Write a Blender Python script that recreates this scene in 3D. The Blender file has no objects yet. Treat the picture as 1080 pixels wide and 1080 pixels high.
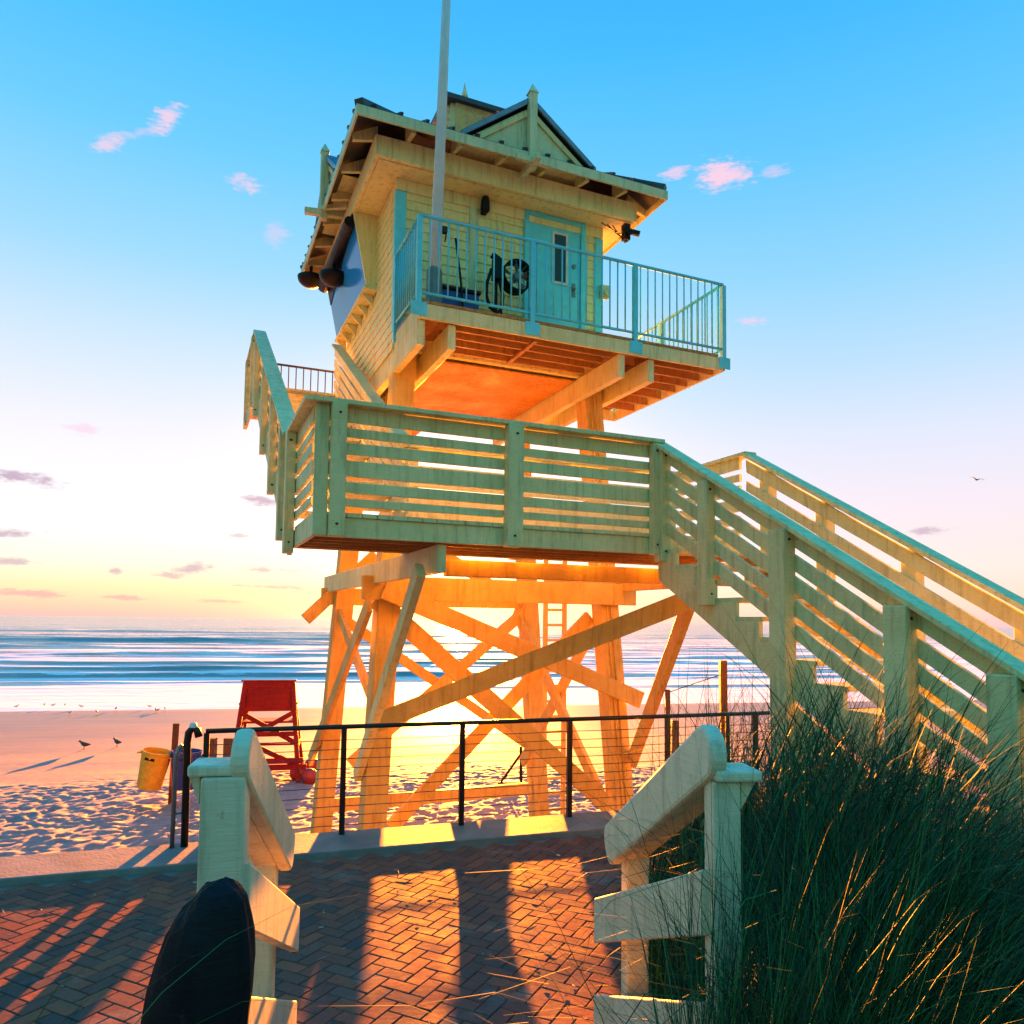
import bpy, math, random
import numpy as np
from mathutils import Vector, Matrix
R = math.radians
random.seed(7); rng = np.random.default_rng(7)
S = bpy.context.scene
COL = S.collection

# ------------------------------------------------------------------ camera
CH = 2.06
PITCH, ROLL = 0.0636, 0.0121
cam = bpy.data.cameras.new('camera'); camo = bpy.data.objects.new('camera', cam); COL.objects.link(camo)
cam.sensor_width = 36; cam.lens = 36 * 797.06 / 1080
cam.shift_y = (604.71 - 540) / 1080
cam.clip_start = 0.05; cam.clip_end = 60000
fwd = Vector((0, math.cos(PITCH), math.sin(PITCH))); upv = Vector((0, -math.sin(PITCH), math.cos(PITCH))); rt = Vector((1, 0, 0))
# picture turned clockwise by ROLL -> camera turned counter-clockwise about its own view axis
r2 = rt * math.cos(ROLL) + upv * math.sin(ROLL); u2 = -rt * math.sin(ROLL) + upv * math.cos(ROLL)
M = Matrix((r2, u2, -fwd)).transposed().to_4x4(); M.translation = Vector((0, 0, CH))
camo.matrix_world = M
S.camera = camo

# ------------------------------------------------------------------ exposure
S.view_settings.view_transform = 'Standard'; S.view_settings.look = 'None'
EXPO = 4.32
S.view_settings.exposure = EXPO; S.view_settings.gamma = 1

# ------------------------------------------------------------------ sun
SUN_AZ, SUN_EL = R(-4.2), R(3.8)         # azimuth from +Y towards +X
sun_dir = Vector((math.sin(SUN_AZ) * math.cos(SUN_EL), math.cos(SUN_AZ) * math.cos(SUN_EL), math.sin(SUN_EL)))
sl = bpy.data.lights.new('sun', 'SUN'); sl.energy = 4.0; sl.angle = R(0.4); sl.color = (1.0, 0.265, 0.016)
so = bpy.data.objects.new('sun', sl); COL.objects.link(so)
so.rotation_euler = sun_dir.to_track_quat('Z', 'Y').to_euler()

# ------------------------------------------------------------------ node helpers
def lin(c):
    return tuple((v / 255 / 12.92) if v / 255 <= 0.04045 else ((v / 255 + 0.055) / 1.055) ** 2.4 for v in c)
class NT:
    def __init__(s, tree): s.t = tree; s.n = tree.nodes; s.l = tree.links
    def new(s, typ, **kw):
        n = s.n.new(typ)
        for k, v in kw.items(): setattr(n, k, v)
        return n
    def set(s, sock, v):
        if isinstance(v, bpy.types.NodeSocket): s.l.new(v, sock)
        elif v is not None:
            if hasattr(sock.default_value, '__len__') and not hasattr(v, '__len__'): sock.default_value = (v,) * len(sock.default_value)
            elif hasattr(v, '__len__') and len(sock.default_value) == 4 and len(v) == 3: sock.default_value = (*v, 1)
            else: sock.default_value = v
    def math(s, op, a, b=None, c=None, clamp=False):
        n = s.new('ShaderNodeMath', operation=op, use_clamp=clamp)
        for i, v in enumerate((a, b, c)):
            if v is not None: s.set(n.inputs[i], v)
        return n.outputs[0]
    def vmath(s, op, a, b=None):
        n = s.new('ShaderNodeVectorMath', operation=op)
        s.set(n.inputs[0], a)
        if b is not None: s.set(n.inputs[1], b)
        return n.outputs['Value'] if op in ('DOT_PRODUCT', 'LENGTH', 'DISTANCE') else n.outputs[0]
    def mix(s, fac, a, b, blend='MIX'):
        n = s.new('ShaderNodeMix', data_type='RGBA', blend_type=blend)
        s.set(n.inputs[0], fac); s.set(n.inputs[6], a); s.set(n.inputs[7], b)
        return n.outputs[2]
    def ramp(s, fac, stops, interp='LINEAR'):
        n = s.new('ShaderNodeValToRGB'); cr = n.color_ramp; cr.interpolation = interp
        while len(cr.elements) > 1: cr.elements.remove(cr.elements[-1])
        for i, (p, c) in enumerate(stops):
            e = cr.elements[0] if i == 0 else cr.elements.new(p)
            e.position = p
            e.color = (*c, 1) if hasattr(c, '__len__') else (c, c, c, 1)
        s.set(n.inputs[0], fac)
        return n.outputs[0]
    def noise(s, vec, scale, detail=3, rough=0.55, dist=0, col=False):
        n = s.new('ShaderNodeTexNoise')
        s.set(n.inputs['Vector'], vec); s.set(n.inputs['Scale'], scale); n.inputs['Detail'].default_value = detail
        n.inputs['Roughness'].default_value = rough; n.inputs['Distortion'].default_value = dist
        return n.outputs['Color'] if col else n.outputs['Fac']
    def rng(s, v, a, b, c=0.0, d=1.0, smooth=False):
        n = s.new('ShaderNodeMapRange', interpolation_type='SMOOTHSTEP' if smooth else 'LINEAR')
        for i, x in enumerate((v, a, b, c, d)): s.set(n.inputs[i], x)
        return n.outputs[0]
    def scale(s, vec, sc):
        n = s.new('ShaderNodeMapping'); s.set(n.inputs['Vector'], vec); n.inputs['Scale'].default_value = sc
        return n.outputs[0]

# ------------------------------------------------------------------ sky
wd = bpy.data.worlds.new('World'); S.world = wd; wd.use_nodes = True
W = NT(wd.node_tree); W.n.clear()
bg = W.new('ShaderNodeBackground'); wo = W.new('ShaderNodeOutputWorld'); W.l.new(bg.outputs[0], wo.inputs[0])
bg.inputs[1].default_value = 0.05
tc = W.new('ShaderNodeTexCoord'); D = tc.outputs['Generated']
sep = W.new('ShaderNodeSeparateXYZ'); W.l.new(D, sep.inputs[0])
Zc = W.math('MAXIMUM', sep.outputs[2], 0.0)
def sr(stops): return [(math.sin(R(e)), lin(c)) for e, c in stops]
# towards the sun / the sea
front = W.ramp(Zc, sr([(0, (233, 178, 190)), (0.7, (252, 196, 184)), (2.0, (255, 231, 188)), (3.6, (255, 249, 228)), (5.5, (255, 252, 250)), (9.5, (255, 248, 255)), (13, (243, 241, 253)),
                       (18, (212, 232, 251)), (24, (160, 219, 252)), (31, (108, 205, 253)), (38, (68, 190, 254)), (52, (16, 150, 250)), (90, (0, 140, 255))]))
right = W.ramp(Zc, sr([(0, (228, 192, 205)), (1.5, (250, 215, 205)), (4, (252, 232, 228)), (8, (248, 232, 243)), (13, (226, 231, 250)), (18, (188, 223, 251)), (24, (145, 213, 252)),
                       (31, (100, 200, 253)), (38, (66, 186, 254)), (52, (16, 150, 250)), (90, (0, 140, 255))]))
# away from the sun, out of view: teal made up to tint camera-facing surfaces
back = W.ramp(Zc, sr([(0, (60, 110, 102)), (6, (118, 188, 158)), (15, (124, 208, 186)), (28, (98, 210, 212)), (45, (50, 190, 232)), (90, (0, 140, 255))]))
hx = sun_dir.x; hy = sun_dir.y
hl = W.math('SQRT', W.math('ADD', W.math('MULTIPLY', sep.outputs[0], sep.outputs[0]), W.math('ADD', W.math('MULTIPLY', sep.outputs[1], sep.outputs[1]), 1e-5)))
ca = W.math('DIVIDE', W.vmath('DOT_PRODUCT', D, (hx, hy, 0)), hl)          # cos of azimuth from sun
sa = W.math('DIVIDE', W.vmath('DOT_PRODUCT', D, (hy, -hx, 0)), hl)
c1 = W.mix(W.rng(sa, 0.0, 0.5, smooth=True), front, right)
c2 = W.mix(W.rng(ca, 0.80, 0.38, smooth=True), c1, back)
# glow round the low sun (clipped to white-yellow in the picture, warm on the sand)
ang = W.math('ARCCOSINE', W.math('MINIMUM', W.vmath('DOT_PRODUCT', D, tuple(sun_dir)), 1.0))
g1 = W.math('EXPONENT', W.math('MULTIPLY', W.math('POWER', W.math('DIVIDE', ang, R(9)), 2.0), -1.0))
lowz = W.math('EXPONENT', W.math('MULTIPLY', W.math('POWER', W.math('DIVIDE', Zc, 0.06), 2.0), -1.0))
wide = W.math('MULTIPLY', lowz, W.rng(ca, 0.5, 1.0, smooth=True))
def addc(base, fac, colr):
    n = W.new('ShaderNodeVectorMath', operation='SCALE'); n.inputs[0].default_value = colr; W.l.new(fac, n.inputs['Scale'])
    m = W.new('ShaderNodeVectorMath', operation='ADD'); W.set(m.inputs[0], base); W.l.new(n.outputs[0], m.inputs[1])
    return m.outputs[0]
c3 = addc(c2, g1, (2.6, 1.2, 0.25))
c3 = addc(c3, wide, (0.35, 0.10, 0.0))
c3 = addc(c3, W.rng(Zc, 0.68, 0.95, smooth=True), (0.0, 0.36, 0.75))  # extra blue overhead, above the view, added to tint upward faces
sky = W.new('ShaderNodeTexSky', sky_type='NISHITA'); sky.sun_disc = False
sky.sun_elevation = SUN_EL; sky.sun_rotation = SUN_AZ; sky.air_density = 1.0; sky.dust_density = 0.6; sky.ozone_density = 2.0
nsc = W.new('ShaderNodeVectorMath', operation='SCALE'); W.l.new(sky.outputs[0], nsc.inputs[0]); nsc.inputs['Scale'].default_value = 0.02
c4 = W.vmath('ADD', c3, nsc.outputs[0])
# clouds: small pink puffs high up, mauve streaks low over the sea
def pray(px, py):
    f, cy = 797.06, 604.71
    a, b = px - 540, py - cy
    a, b = a * math.cos(ROLL) + b * math.sin(ROLL), -a * math.sin(ROLL) + b * math.cos(ROLL)
    return (rt * (a / f) + fwd - upv * (b / f)).normalized()
cn = W.noise(W.scale(D, (1, 1, 2.6)), 34, 5, 0.62)
cn2 = W.noise(W.scale(D, (1, 1, 4.0)), 90, 3, 0.6)
def cloud(base, px, py, rx, ry, tilt, col, alpha, soft=0.85, seedmul=0.9):
    c = pray(px, py); e1 = Vector((c.y, -c.x, 0)).normalized(); e2 = e1.cross(c).normalized()
    if e2.z < 0: e2 = -e2
    t = R(tilt); a1 = e1 * math.cos(t) + e2 * math.sin(t); a2 = -e1 * math.sin(t) + e2 * math.cos(t)
    k = 797 * c.dot(fwd)
    X = W.math('MULTIPLY_ADD', W.vmath('DOT_PRODUCT', D, tuple(a1)), k / rx, -c.dot(a1) * k / rx)
    Y = W.math('MULTIPLY_ADD', W.vmath('DOT_PRODUCT', D, tuple(a2)), k / ry, -c.dot(a2) * k / ry)
    rr = W.math('SQRT', W.math('ADD', W.math('MULTIPLY', X, X), W.math('MULTIPLY', Y, Y)))
    nn = W.math('ADD', W.math('MULTIPLY', W.math('SUBTRACT', cn, 0.5), 2.6 * seedmul), W.math('MULTIPLY', W.math('SUBTRACT', cn2, 0.5), 1.3 * seedmul))
    v = W.math('ADD', W.math('SUBTRACT', 1.0, rr), nn)
    m = W.math('MULTIPLY', W.rng(v, 0.0, soft, smooth=True), alpha)
    m = W.math('MULTIPLY', m, W.rng(W.vmath('DOT_PRODUCT', D, tuple(c)), 0.9, 0.95))
    return W.mix(m, base, col)
pink = lin((255, 214, 236)); mauve = lin((196, 160, 188)); dusk = lin((226, 170, 178))
for px, py, rx, ry, tl, col, al in [
    (177, 124, 15, 7, 48, pink, 0.85), (114, 152, 12, 6, 30, pink, 0.75), (146, 141, 22, 4, 24, pink, 0.35), (257, 193, 14, 7, 0, pink, 0.85), (290, 247, 13, 11, -20, pink, 0.35),
    (762, 183, 29, 13, -8, pink, 0.95), (714, 181, 15, 7, 10, pink, 0.7), (812, 181, 16, 5, 0, pink, 0.45), (793, 338, 13, 6, 0, pink, 0.7), (88, 451, 14, 7, 0, pink, 0.55),
    (14, 502, 34, 6, -4, mauve, 0.8), (283, 530, 26, 6, 0, mauve, 0.75), (10, 562, 24, 4, 3, mauve, 0.7), (8, 592, 26, 4, 0, mauve, 0.6), (978, 559, 18, 4, 0, mauve, 0.6),
    (250, 565, 13, 3, 0, mauve, 0.5), (203, 600, 28, 6, 2, mauve, 0.65), (280, 601, 45, 4, 0, mauve, 0.6), (175, 607, 20, 4, 0, mauve, 0.55), (122, 602, 7, 3, 0, mauve, 0.6),
    (285, 619, 42, 3, -1, mauve, 0.5), (30, 626, 44, 4, -2, dusk, 0.6), (130, 630, 24, 2.5, -1, dusk, 0.55), (225, 634, 35, 2.5, 0, dusk, 0.45)]:
    c4 = cloud(c4, px, py, rx, ry, tl, col, al)
W.l.new(c4, bg.inputs[0])

# ------------------------------------------------------------------ materials
def mat(name):
    m = bpy.data.materials.new(name); m.use_nodes = True
    t = NT(m.node_tree); b = t.n['Principled BSDF']
    return m, t, b
def bump(t, b, h, strength, dist=0.01):
    n = t.new('ShaderNodeBump'); n.inputs['Strength'].default_value = strength; n.inputs['Distance'].default_value = dist
    t.l.new(h, n.inputs['Height']); t.l.new(n.outputs[0], b.inputs['Normal'])
def wood(name, c, c2, rough=0.55, grain=0.35, wear=None, spec=0.2):
    m, t, b = mat(name)
    o = t.new('ShaderNodeTexCoord').outputs['Object']; inf = t.new('ShaderNodeObjectInfo').outputs['Random']
    v = t.vmath('ADD', o, t.vmath('MULTIPLY', t.new('ShaderNodeCombineXYZ').outputs[0], (0, 0, 0)))
    big = t.noise(v, 2.2, 4, 0.6); fine = t.noise(t.scale(v, (2.5, 2.5, 30)), 4.5, 4, 0.65)
    f = t.math('ADD', t.math('MULTIPLY', big, 0.6), t.math('MULTIPLY', fine, 0.4))
    colr = t.mix(t.rng(f, 0.38, 0.62), c, c2)
    sp = t.noise(v, 26, 3, 0.7); gr = t.noise(t.scale(v, (9, 9, 0.9)), 1.6, 5, 0.7)
    colr = t.mix(t.rng(gr, 0.50, 0.72, 0, 0.68), colr, tuple(x * 0.45 for x in c2))
    colr = t.mix(t.rng(sp, 0.64, 0.72, 0, 0.6), colr, wear or tuple(x * 0.35 for x in c2))
    colr = t.mix(t.math('MULTIPLY', inf, 0.22), colr, tuple(x * 0.72 for x in c2))
    t.l.new(colr, b.inputs['Base Color']); t.set(b.inputs['Roughness'], t.rng(big, 0.3, 0.7, rough - 0.1, rough + 0.12))
    b.inputs['Specular IOR Level'].default_value = spec
    bump(t, b, t.math('ADD', fine, t.math('MULTIPLY', sp, 0.5)), grain, 0.004)
    return m
M_paint = wood('cream_paint', (0.74, 0.73, 0.38), (0.58, 0.56, 0.27), wear=(0.33, 0.24, 0.12))
M_stilt_warmlit = wood('timber_amber_light', (0.64, 0.46, 0.14), (0.50, 0.33, 0.085), wear=(0.30, 0.13, 0.04))  # same cream-painted timber, with warm bounce light put into its colour
M_ply_warmlit = wood('plywood_soffit', (0.68, 0.33, 0.03), (0.52, 0.23, 0.02), rough=0.6, wear=(0.35, 0.12, 0.03), spec=0.2)  # orange glow from the sunlit ground put into the underside colour
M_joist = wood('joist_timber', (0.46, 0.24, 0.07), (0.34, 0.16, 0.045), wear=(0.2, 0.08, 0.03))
M_rail = wood('weathered_cream_rail', (0.74, 0.71, 0.52), (0.60, 0.54, 0.36), grain=0.5, wear=(0.35, 0.23, 0.12))
M_siding = wood('yellow_siding_paint', (0.86, 0.80, 0.38), (0.78, 0.70, 0.30), rough=0.45, grain=0.25)
M_trim = wood('pale_green_trim', (0.62, 0.70, 0.42), (0.52, 0.58, 0.33), rough=0.45, grain=0.25)
M_red = wood('red_paint', (0.22, 0.004, 0.011), (0.15, 0.003, 0.008), rough=0.45)
M_brown = wood('brown_post_wood', (0.14, 0.055, 0.025), (0.08, 0.03, 0.016), rough=0.6)
M_black_wood = wood('tarred_black_wood', (0.012, 0.012, 0.016), (0.005, 0.005, 0.008), rough=0.75, grain=1.0, wear=(0.03, 0.03, 0.035))
def plain(name, c, rough=0.5, metal=0.0, var=0.15, spec=0.5, bs=0.1, scale=8):
    m, t, b = mat(name)
    o = t.new('ShaderNodeTexCoord').outputs['Object']; n = t.noise(o, scale, 4, 0.6)
    t.l.new(t.mix(t.rng(n, 0.3, 0.7), c, tuple(x * (1 - var * 2) for x in c)), b.inputs['Base Color'])
    t.set(b.inputs['Roughness'], t.rng(n, 0.3, 0.7, max(0.03, rough - 0.08), rough + 0.08))
    b.inputs['Metallic'].default_value = metal; b.inputs['Specular IOR Level'].default_value = spec
    if bs: bump(t, b, t.noise(o, scale * 6, 3), bs, 0.003)
    return m
M_teal = plain('teal_paint', (0.13, 0.72, 0.86), 0.4, var=0.08)
M_tealrail = plain('teal_metal', (0.10, 0.62, 0.78), 0.35, var=0.1, bs=0)
M_pole = plain('pale_pole_paint', (0.50, 0.72, 0.82), 0.35, var=0.06)
M_steel = plain('dark_steel', (0.028, 0.022, 0.02), 0.38, metal=0.4, bs=0.05)
M_rust = plain('brown_steel', (0.16, 0.055, 0.025), 0.5, metal=0.2)
M_cable = plain('wire_cable', (0.10, 0.085, 0.07), 0.4, metal=0.8, bs=0)
M_black = plain('black_plastic', (0.008, 0.008, 0.010), 0.5, spec=0.2, bs=0.05)
M_grey = plain('grey_metal', (0.20, 0.22, 0.24), 0.4, metal=0.5)
M_white = plain('white_paint', (0.75, 0.75, 0.74), 0.4)
M_yellow = plain('yellow_plastic', (0.80, 0.42, 0.02), 0.42, bs=0.03)
M_blue = plain('blue_plastic', (0.012, 0.045, 0.26), 0.4, bs=0.03)
M_roof = plain('dark_roof_metal', (0.05, 0.06, 0.08), 0.45, metal=0.3, scale=5)
M_barge = plain('blue_grey_metal_edge', (0.16, 0.26, 0.36), 0.35, metal=0.3)
M_bird = plain('gull_feathers', (0.06, 0.055, 0.06), 0.7, var=0.2)
M_birdw = plain('pale_gull_feathers', (0.55, 0.52, 0.5), 0.7, var=0.2)
M_wheel = plain('red_rubber', (0.30, 0.012, 0.012), 0.5)
m_, t_, b_ = mat('dark_glass'); b_.inputs['Base Color'].default_value = (0.01, 0.012, 0.015, 1); b_.inputs['Roughness'].default_value = 0.06; M_dglass = m_
m_, t_, b_ = mat('window_glass_sky_tint'); b_.inputs['Base Color'].default_value = (0.015, 0.26, 0.80, 1); b_.inputs['Roughness'].default_value = 0.12  # blue base colour stands in for sky reflected in the pane
b_.inputs['IOR'].default_value = 1.5; b_.inputs['Specular IOR Level'].default_value = 0.12; M_glass = m_

# concrete
m_, t_, b_ = mat('sandy_concrete'); o = t_.new('ShaderNodeTexCoord').outputs['Object']
n1 = t_.noise(o, 1.6, 5, 0.65); n2 = t_.noise(o, 40, 3, 0.6)
t_.l.new(t_.mix(t_.rng(n1, 0.35, 0.65), (0.27, 0.25, 0.23), (0.16, 0.15, 0.14)), b_.inputs['Base Color']); b_.inputs['Roughness'].default_value = 0.7; b_.inputs['Specular IOR Level'].default_value = 0.08
bump(t_, b_, t_.math('ADD', n2, t_.math('MULTIPLY', n1, 2)), 0.5, 0.006); M_conc = m_
# brick pavers: colour per brick from an attribute, sand dusting from noise
m_, t_, b_ = mat('clay_paver')
at = t_.new('ShaderNodeAttribute', attribute_name='tone').outputs['Fac']; o = t_.new('ShaderNodeTexCoord').outputs['Object']
base = t_.ramp(at, [(0, (0.17, 0.075, 0.058)), (0.3, (0.26, 0.088, 0.058)), (0.55, (0.11, 0.070, 0.062)), (0.8, (0.31, 0.10, 0.058)), (1, (0.17, 0.088, 0.070))])
n1 = t_.noise(o, 0.9, 5, 0.65); n2 = t_.noise(o, 30, 4, 0.7); n3 = t_.noise(o, 5, 4, 0.7)
base = t_.mix(t_.rng(n2, 0.5, 0.75, 0, 0.5), base, (0.07, 0.045, 0.035))
base = t_.mix(t_.rng(t_.math('ADD', n1, t_.math('MULTIPLY', n3, 0.35)), 0.74, 0.92, 0, 0.7), base, (0.30, 0.24, 0.19))
t_.l.new(base, b_.inputs['Base Color']); t_.set(b_.inputs['Roughness'], t_.rng(n3, 0.3, 0.7, 0.6, 0.8)); b_.inputs['Specular IOR Level'].default_value = 0.008
bump(t_, b_, t_.math('ADD', n2, n3), 0.22, 0.005); M_brick = m_
# joint sand
m_, t_, b_ = mat('joint_sand'); o = t_.new('ShaderNodeTexCoord').outputs['Object']
t_.l.new(t_.mix(t_.noise(o, 12, 4), (0.20, 0.16, 0.13), (0.09, 0.07, 0.06)), b_.inputs['Base Color']); b_.inputs['Roughness'].default_value = 0.85; M_joint = m_
# beach sand: dry near, wet and glossy towards the water (object x runs along the shore, y out to sea)
m_, t_, b_ = mat('beach_sand'); o = t_.new('ShaderNodeTexCoord').outputs['Object']
sp = t_.new('ShaderNodeSeparateXYZ'); t_.l.new(o, sp.inputs[0]); yy = sp.outputs[1]
n1 = t_.noise(t_.scale(o, (0.25, 1, 1)), 0.5, 5, 0.6); n2 = t_.noise(o, 60, 3, 0.7); n3 = t_.noise(o, 4, 5, 0.65); n4 = t_.noise(t_.scale(o, (0.12, 1, 1)), 1.6, 4, 0.6)
wet = t_.rng(t_.math('ADD', yy, t_.math('MULTIPLY', t_.math('SUBTRACT', n1, 0.5), 9)), 17.0, 33.0, 0, 1, True)
dry = t_.mix(t_.rng(n3, 0.35, 0.65), (0.24, 0.215, 0.20), (0.17, 0.155, 0.148))
wetc = t_.mix(t_.rng(n4, 0.4, 0.62), (0.17, 0.14, 0.135), (0.12, 0.102, 0.102))
t_.l.new(t_.mix(wet, dry, wetc), b_.inputs['Base Color'])
t_.set(b_.inputs['Roughness'], t_.rng(wet, 0.0, 1.0, 0.8, 0.40)); b_.inputs['Specular IOR Level'].default_value = 0.5
bump(t_, b_, t_.math('ADD', t_.math('MULTIPLY', n3, t_.rng(wet, 0, 1, 1.0, 0.1)), t_.math('MULTIPLY', n2, 0.3)), 0.35, 0.02); M_sand = m_
# sea water with foam (attribute foam from the wave field plus streak noise)
m_, t_, b_ = mat('sea_water'); o = t_.new('ShaderNodeTexCoord').outputs['Object']
sp = t_.new('ShaderNodeSeparateXYZ'); t_.l.new(o, sp.inputs[0]); yy = sp.outputs[1]
fo = t_.new('ShaderNodeAttribute', attribute_name='foam').outputs['Fac']
s1 = t_.noise(t_.scale(o, (0.10, 1, 1)), 0.6, 6, 0.72, 0.5); s2 = t_.noise(t_.scale(o, (0.35, 1, 1)), 2.2, 5, 0.7, 0.5)
st = t_.math('ADD', t_.math('MULTIPLY', s1, 0.65), t_.math('MULTIPLY', s2, 0.35))
near = t_.math('ADD', t_.rng(yy, 38, 100, 0.15, 0.0), t_.math('ADD', t_.rng(yy, 80, 260, 0.255, 0.03), t_.rng(yy, 260, 600, 0.0, -0.14)))
fm = t_.rng(t_.math('ADD', t_.math('ADD', st, near), t_.math('MULTIPLY', fo, 0.4)), 0.57, 0.70, 0, 1, True)
wc = t_.mix(t_.rng(s1, 0.35, 0.65), (0.17, 0.18, 0.18), (0.30, 0.28, 0.27))
t_.l.new(t_.mix(fm, wc, (0.82, 0.76, 0.78)), b_.inputs['Base Color'])
t_.set(b_.inputs['Roughness'], t_.rng(fm, 0, 1, 0.16, 0.6)); b_.inputs['IOR'].default_value = 1.33
bs = t_.math('ADD', t_.noise(t_.scale(o, (0.4, 1, 1)), 1.1, 5, 0.6), t_.math('MULTIPLY', t_.noise(t_.scale(o, (0.3, 1, 1)), 0.25, 4, 0.6), 2.5))
bump(t_, b_, t_.math('MULTIPLY', t_.math('ADD', bs, t_.math('MULTIPLY', fm, 0.3)), t_.rng(yy, 90, 700, 1.0, 14.0)), 0.13, 0.30); M_sea = m_
# dune soil and grass
m_, t_, b_ = mat('dune_soil'); o = t_.new('ShaderNodeTexCoord').outputs['Object']
t_.l.new(t_.mix(t_.noise(o, 6, 4), (0.10, 0.085, 0.06), (0.04, 0.04, 0.025)), b_.inputs['Base Color']); b_.inputs['Roughness'].default_value = 0.9; M_soil = m_
m_, t_, b_ = mat('sea_oat_blade'); at = t_.new('ShaderNodeAttribute', attribute_name='tone').outputs['Fac']
t_.l.new(t_.ramp(at, [(0, (0.004, 0.018, 0.010)), (0.5, (0.010, 0.055, 0.017)), (0.86, (0.04, 0.17, 0.04)), (0.95, (0.08, 0.16, 0.05)), (1, (0.15, 0.16, 0.06))]), b_.inputs['Base Color'])
b_.inputs['Roughness'].default_value = 0.6; b_.inputs['Specular IOR Level'].default_value = 0.15; M_grass = m_

# ------------------------------------------------------------------ mesh helpers
def link(o, parent=None):
    COL.objects.link(o)
    if parent is not None: o.parent = parent
    return o
def tag(o, label=None, cat=None, group=None, kind=None):
    if label: o['label'] = label
    if cat: o['category'] = cat
    if group: o['group'] = group
    if kind: o['kind'] = kind
    return o
def thing(name, label, cat, loc=(0, 0, 0), rz=0.0, group=None):
    o = bpy.data.objects.new(name, None); o.empty_display_size = 0.2
    o.location = loc; o.rotation_euler = (0, 0, rz); link(o)
    return tag(o, label, cat, group)
class MB:
    """collects boxes, bars, tubes and prisms for one mesh"""
    def __init__(s): s.v = []; s.f = []
    def add(s, vs, fs):
        k = len(s.v); s.v += [tuple(v) for v in vs]; s.f += [tuple(i + k for i in f) for f in fs]; return s
    def box(s, x0, x1, y0, y1, z0, z1):
        vs = [(x, y, z) for z in (z0, z1) for y in (y0, y1) for x in (x0, x1)]
        return s.add(vs, [(0, 2, 3, 1), (4, 5, 7, 6), (0, 1, 5, 4), (2, 6, 7, 3), (0, 4, 6, 2), (1, 3, 7, 5)])
    def bar(s, p, q, w, h, up=(0, 0, 1), w2=None, h2=None):
        """rectangular bar from p to q: w across, h along up"""
        p, q = Vector(p), Vector(q); d = (q - p).normalized(); upv_ = Vector(up)
        x = d.cross(upv_)
        if x.length < 1e-4: x = d.cross(Vector((0, 1, 0)))
        x.normalize(); y = x.cross(d).normalized()
        w2 = w if w2 is None else w2; h2 = h if h2 is None else h2
        vs = []
        for c, ww, hh in ((p, w, h), (q, w2, h2)):
            for a, b in ((-1, -1), (1, -1), (1, 1), (-1, 1)): vs.append(c + x * (a * ww / 2) + y * (b * hh / 2))
        return s.add(vs, [(0, 1, 2, 3), (7, 6, 5, 4), (0, 4, 5, 1), (1, 5, 6, 2), (2, 6, 7, 3), (3, 7, 4, 0)])
    def slat(s, p, q, t, h, n):
        """board with vertical ends: from p to q, height h measured vertically downwards, thickness t along n"""
        p, q, n = Vector(p), Vector(q), Vector(n).normalized() * t / 2; dz = Vector((0, 0, -h))
        vs = [p - n, p + n, p + n + dz, p - n + dz, q - n, q + n, q + n + dz, q - n + dz]
        return s.add(vs, [(0, 1, 2, 3), (7, 6, 5, 4), (0, 4, 5, 1), (1, 5, 6, 2), (2, 6, 7, 3), (3, 7, 4, 0)])
    def tube(s, pts, r, n=10, r2=None, cap=True):
        pts = [Vector(p) for p in pts]; m = len(pts); rings = []
        prev = None
        for i, p in enumerate(pts):
            d = (pts[min(i + 1, m - 1)] - pts[max(i - 1, 0)]).normalized()
            ref = prev if prev is not None else (Vector((0, 0, 1)) if abs(d.z) < 0.9 else Vector((1, 0, 0)))
            x = d.cross(ref); 
            if x.length < 1e-4: x = d.cross(Vector((0, 1, 0)))
            x.normalize(); y = x.cross(d).normalized(); prev = y
            rr = r if r2 is None else r + (r2 - r) * i / (m - 1)
            rings.append([p + (x * math.cos(2 * math.pi * k / n) + y * math.sin(2 * math.pi * k / n)) * rr for k in range(n)])
        k0 = len(s.v); vs = [v for rg in rings for v in rg]; fs = []
        for i in range(m - 1):
            for k in range(n): fs.append((i * n + k, i * n + (k + 1) % n, (i + 1) * n + (k + 1) % n, (i + 1) * n + k))
        if cap: fs.append(tuple(reversed(range(n)))); fs.append(tuple((m - 1) * n + k for k in range(n)))
        return s.add(vs, fs)
    def lathe(s, prof, c=(0, 0, 0), n=24):
        c = Vector(c); vs = []; fs = []
        for r, z in prof:
            for k in range(n): vs.append(c + Vector((r * math.cos(2 * math.pi * k / n), r * math.sin(2 * math.pi * k / n), z)))
        for i in range(len(prof) - 1):
            for k in range(n): fs.append((i * n + k, i * n + (k + 1) % n, (i + 1) * n + (k + 1) % n, (i + 1) * n + k))
        return s.add(vs, fs)
    def prism(s, poly, off):
        """polygon (3-D points) swept by off"""
        n = len(poly); off = Vector(off); a = [Vector(p) for p in poly]; vs = a + [p + off for p in a]
        return s.add(vs, [tuple(reversed(range(n))), tuple(range(n, 2 * n))] + [(i, (i + 1) % n, n + (i + 1) % n, n + i) for i in range(n)])
    def build(s, name, m, parent=None, bev=0.0, smooth=False):
        me = bpy.data.meshes.new(name); me.from_pydata([tuple(v) for v in s.v], [], s.f); me.update()
        import bmesh
        bm = bmesh.new(); bm.from_mesh(me); bmesh.ops.recalc_face_normals(bm, faces=bm.faces); bm.to_mesh(me); bm.free()
        me.materials.append(m)
        if smooth: me.polygons.foreach_set('use_smooth', [True] * len(me.polygons))
        o = bpy.data.objects.new(name, me); link(o, parent)
        if bev:
            b = o.modifiers.new('bevel', 'BEVEL'); b.width = bev; b.segments = 2; b.limit_method = 'ANGLE'; b.harden_normals = False
        return o
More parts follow.
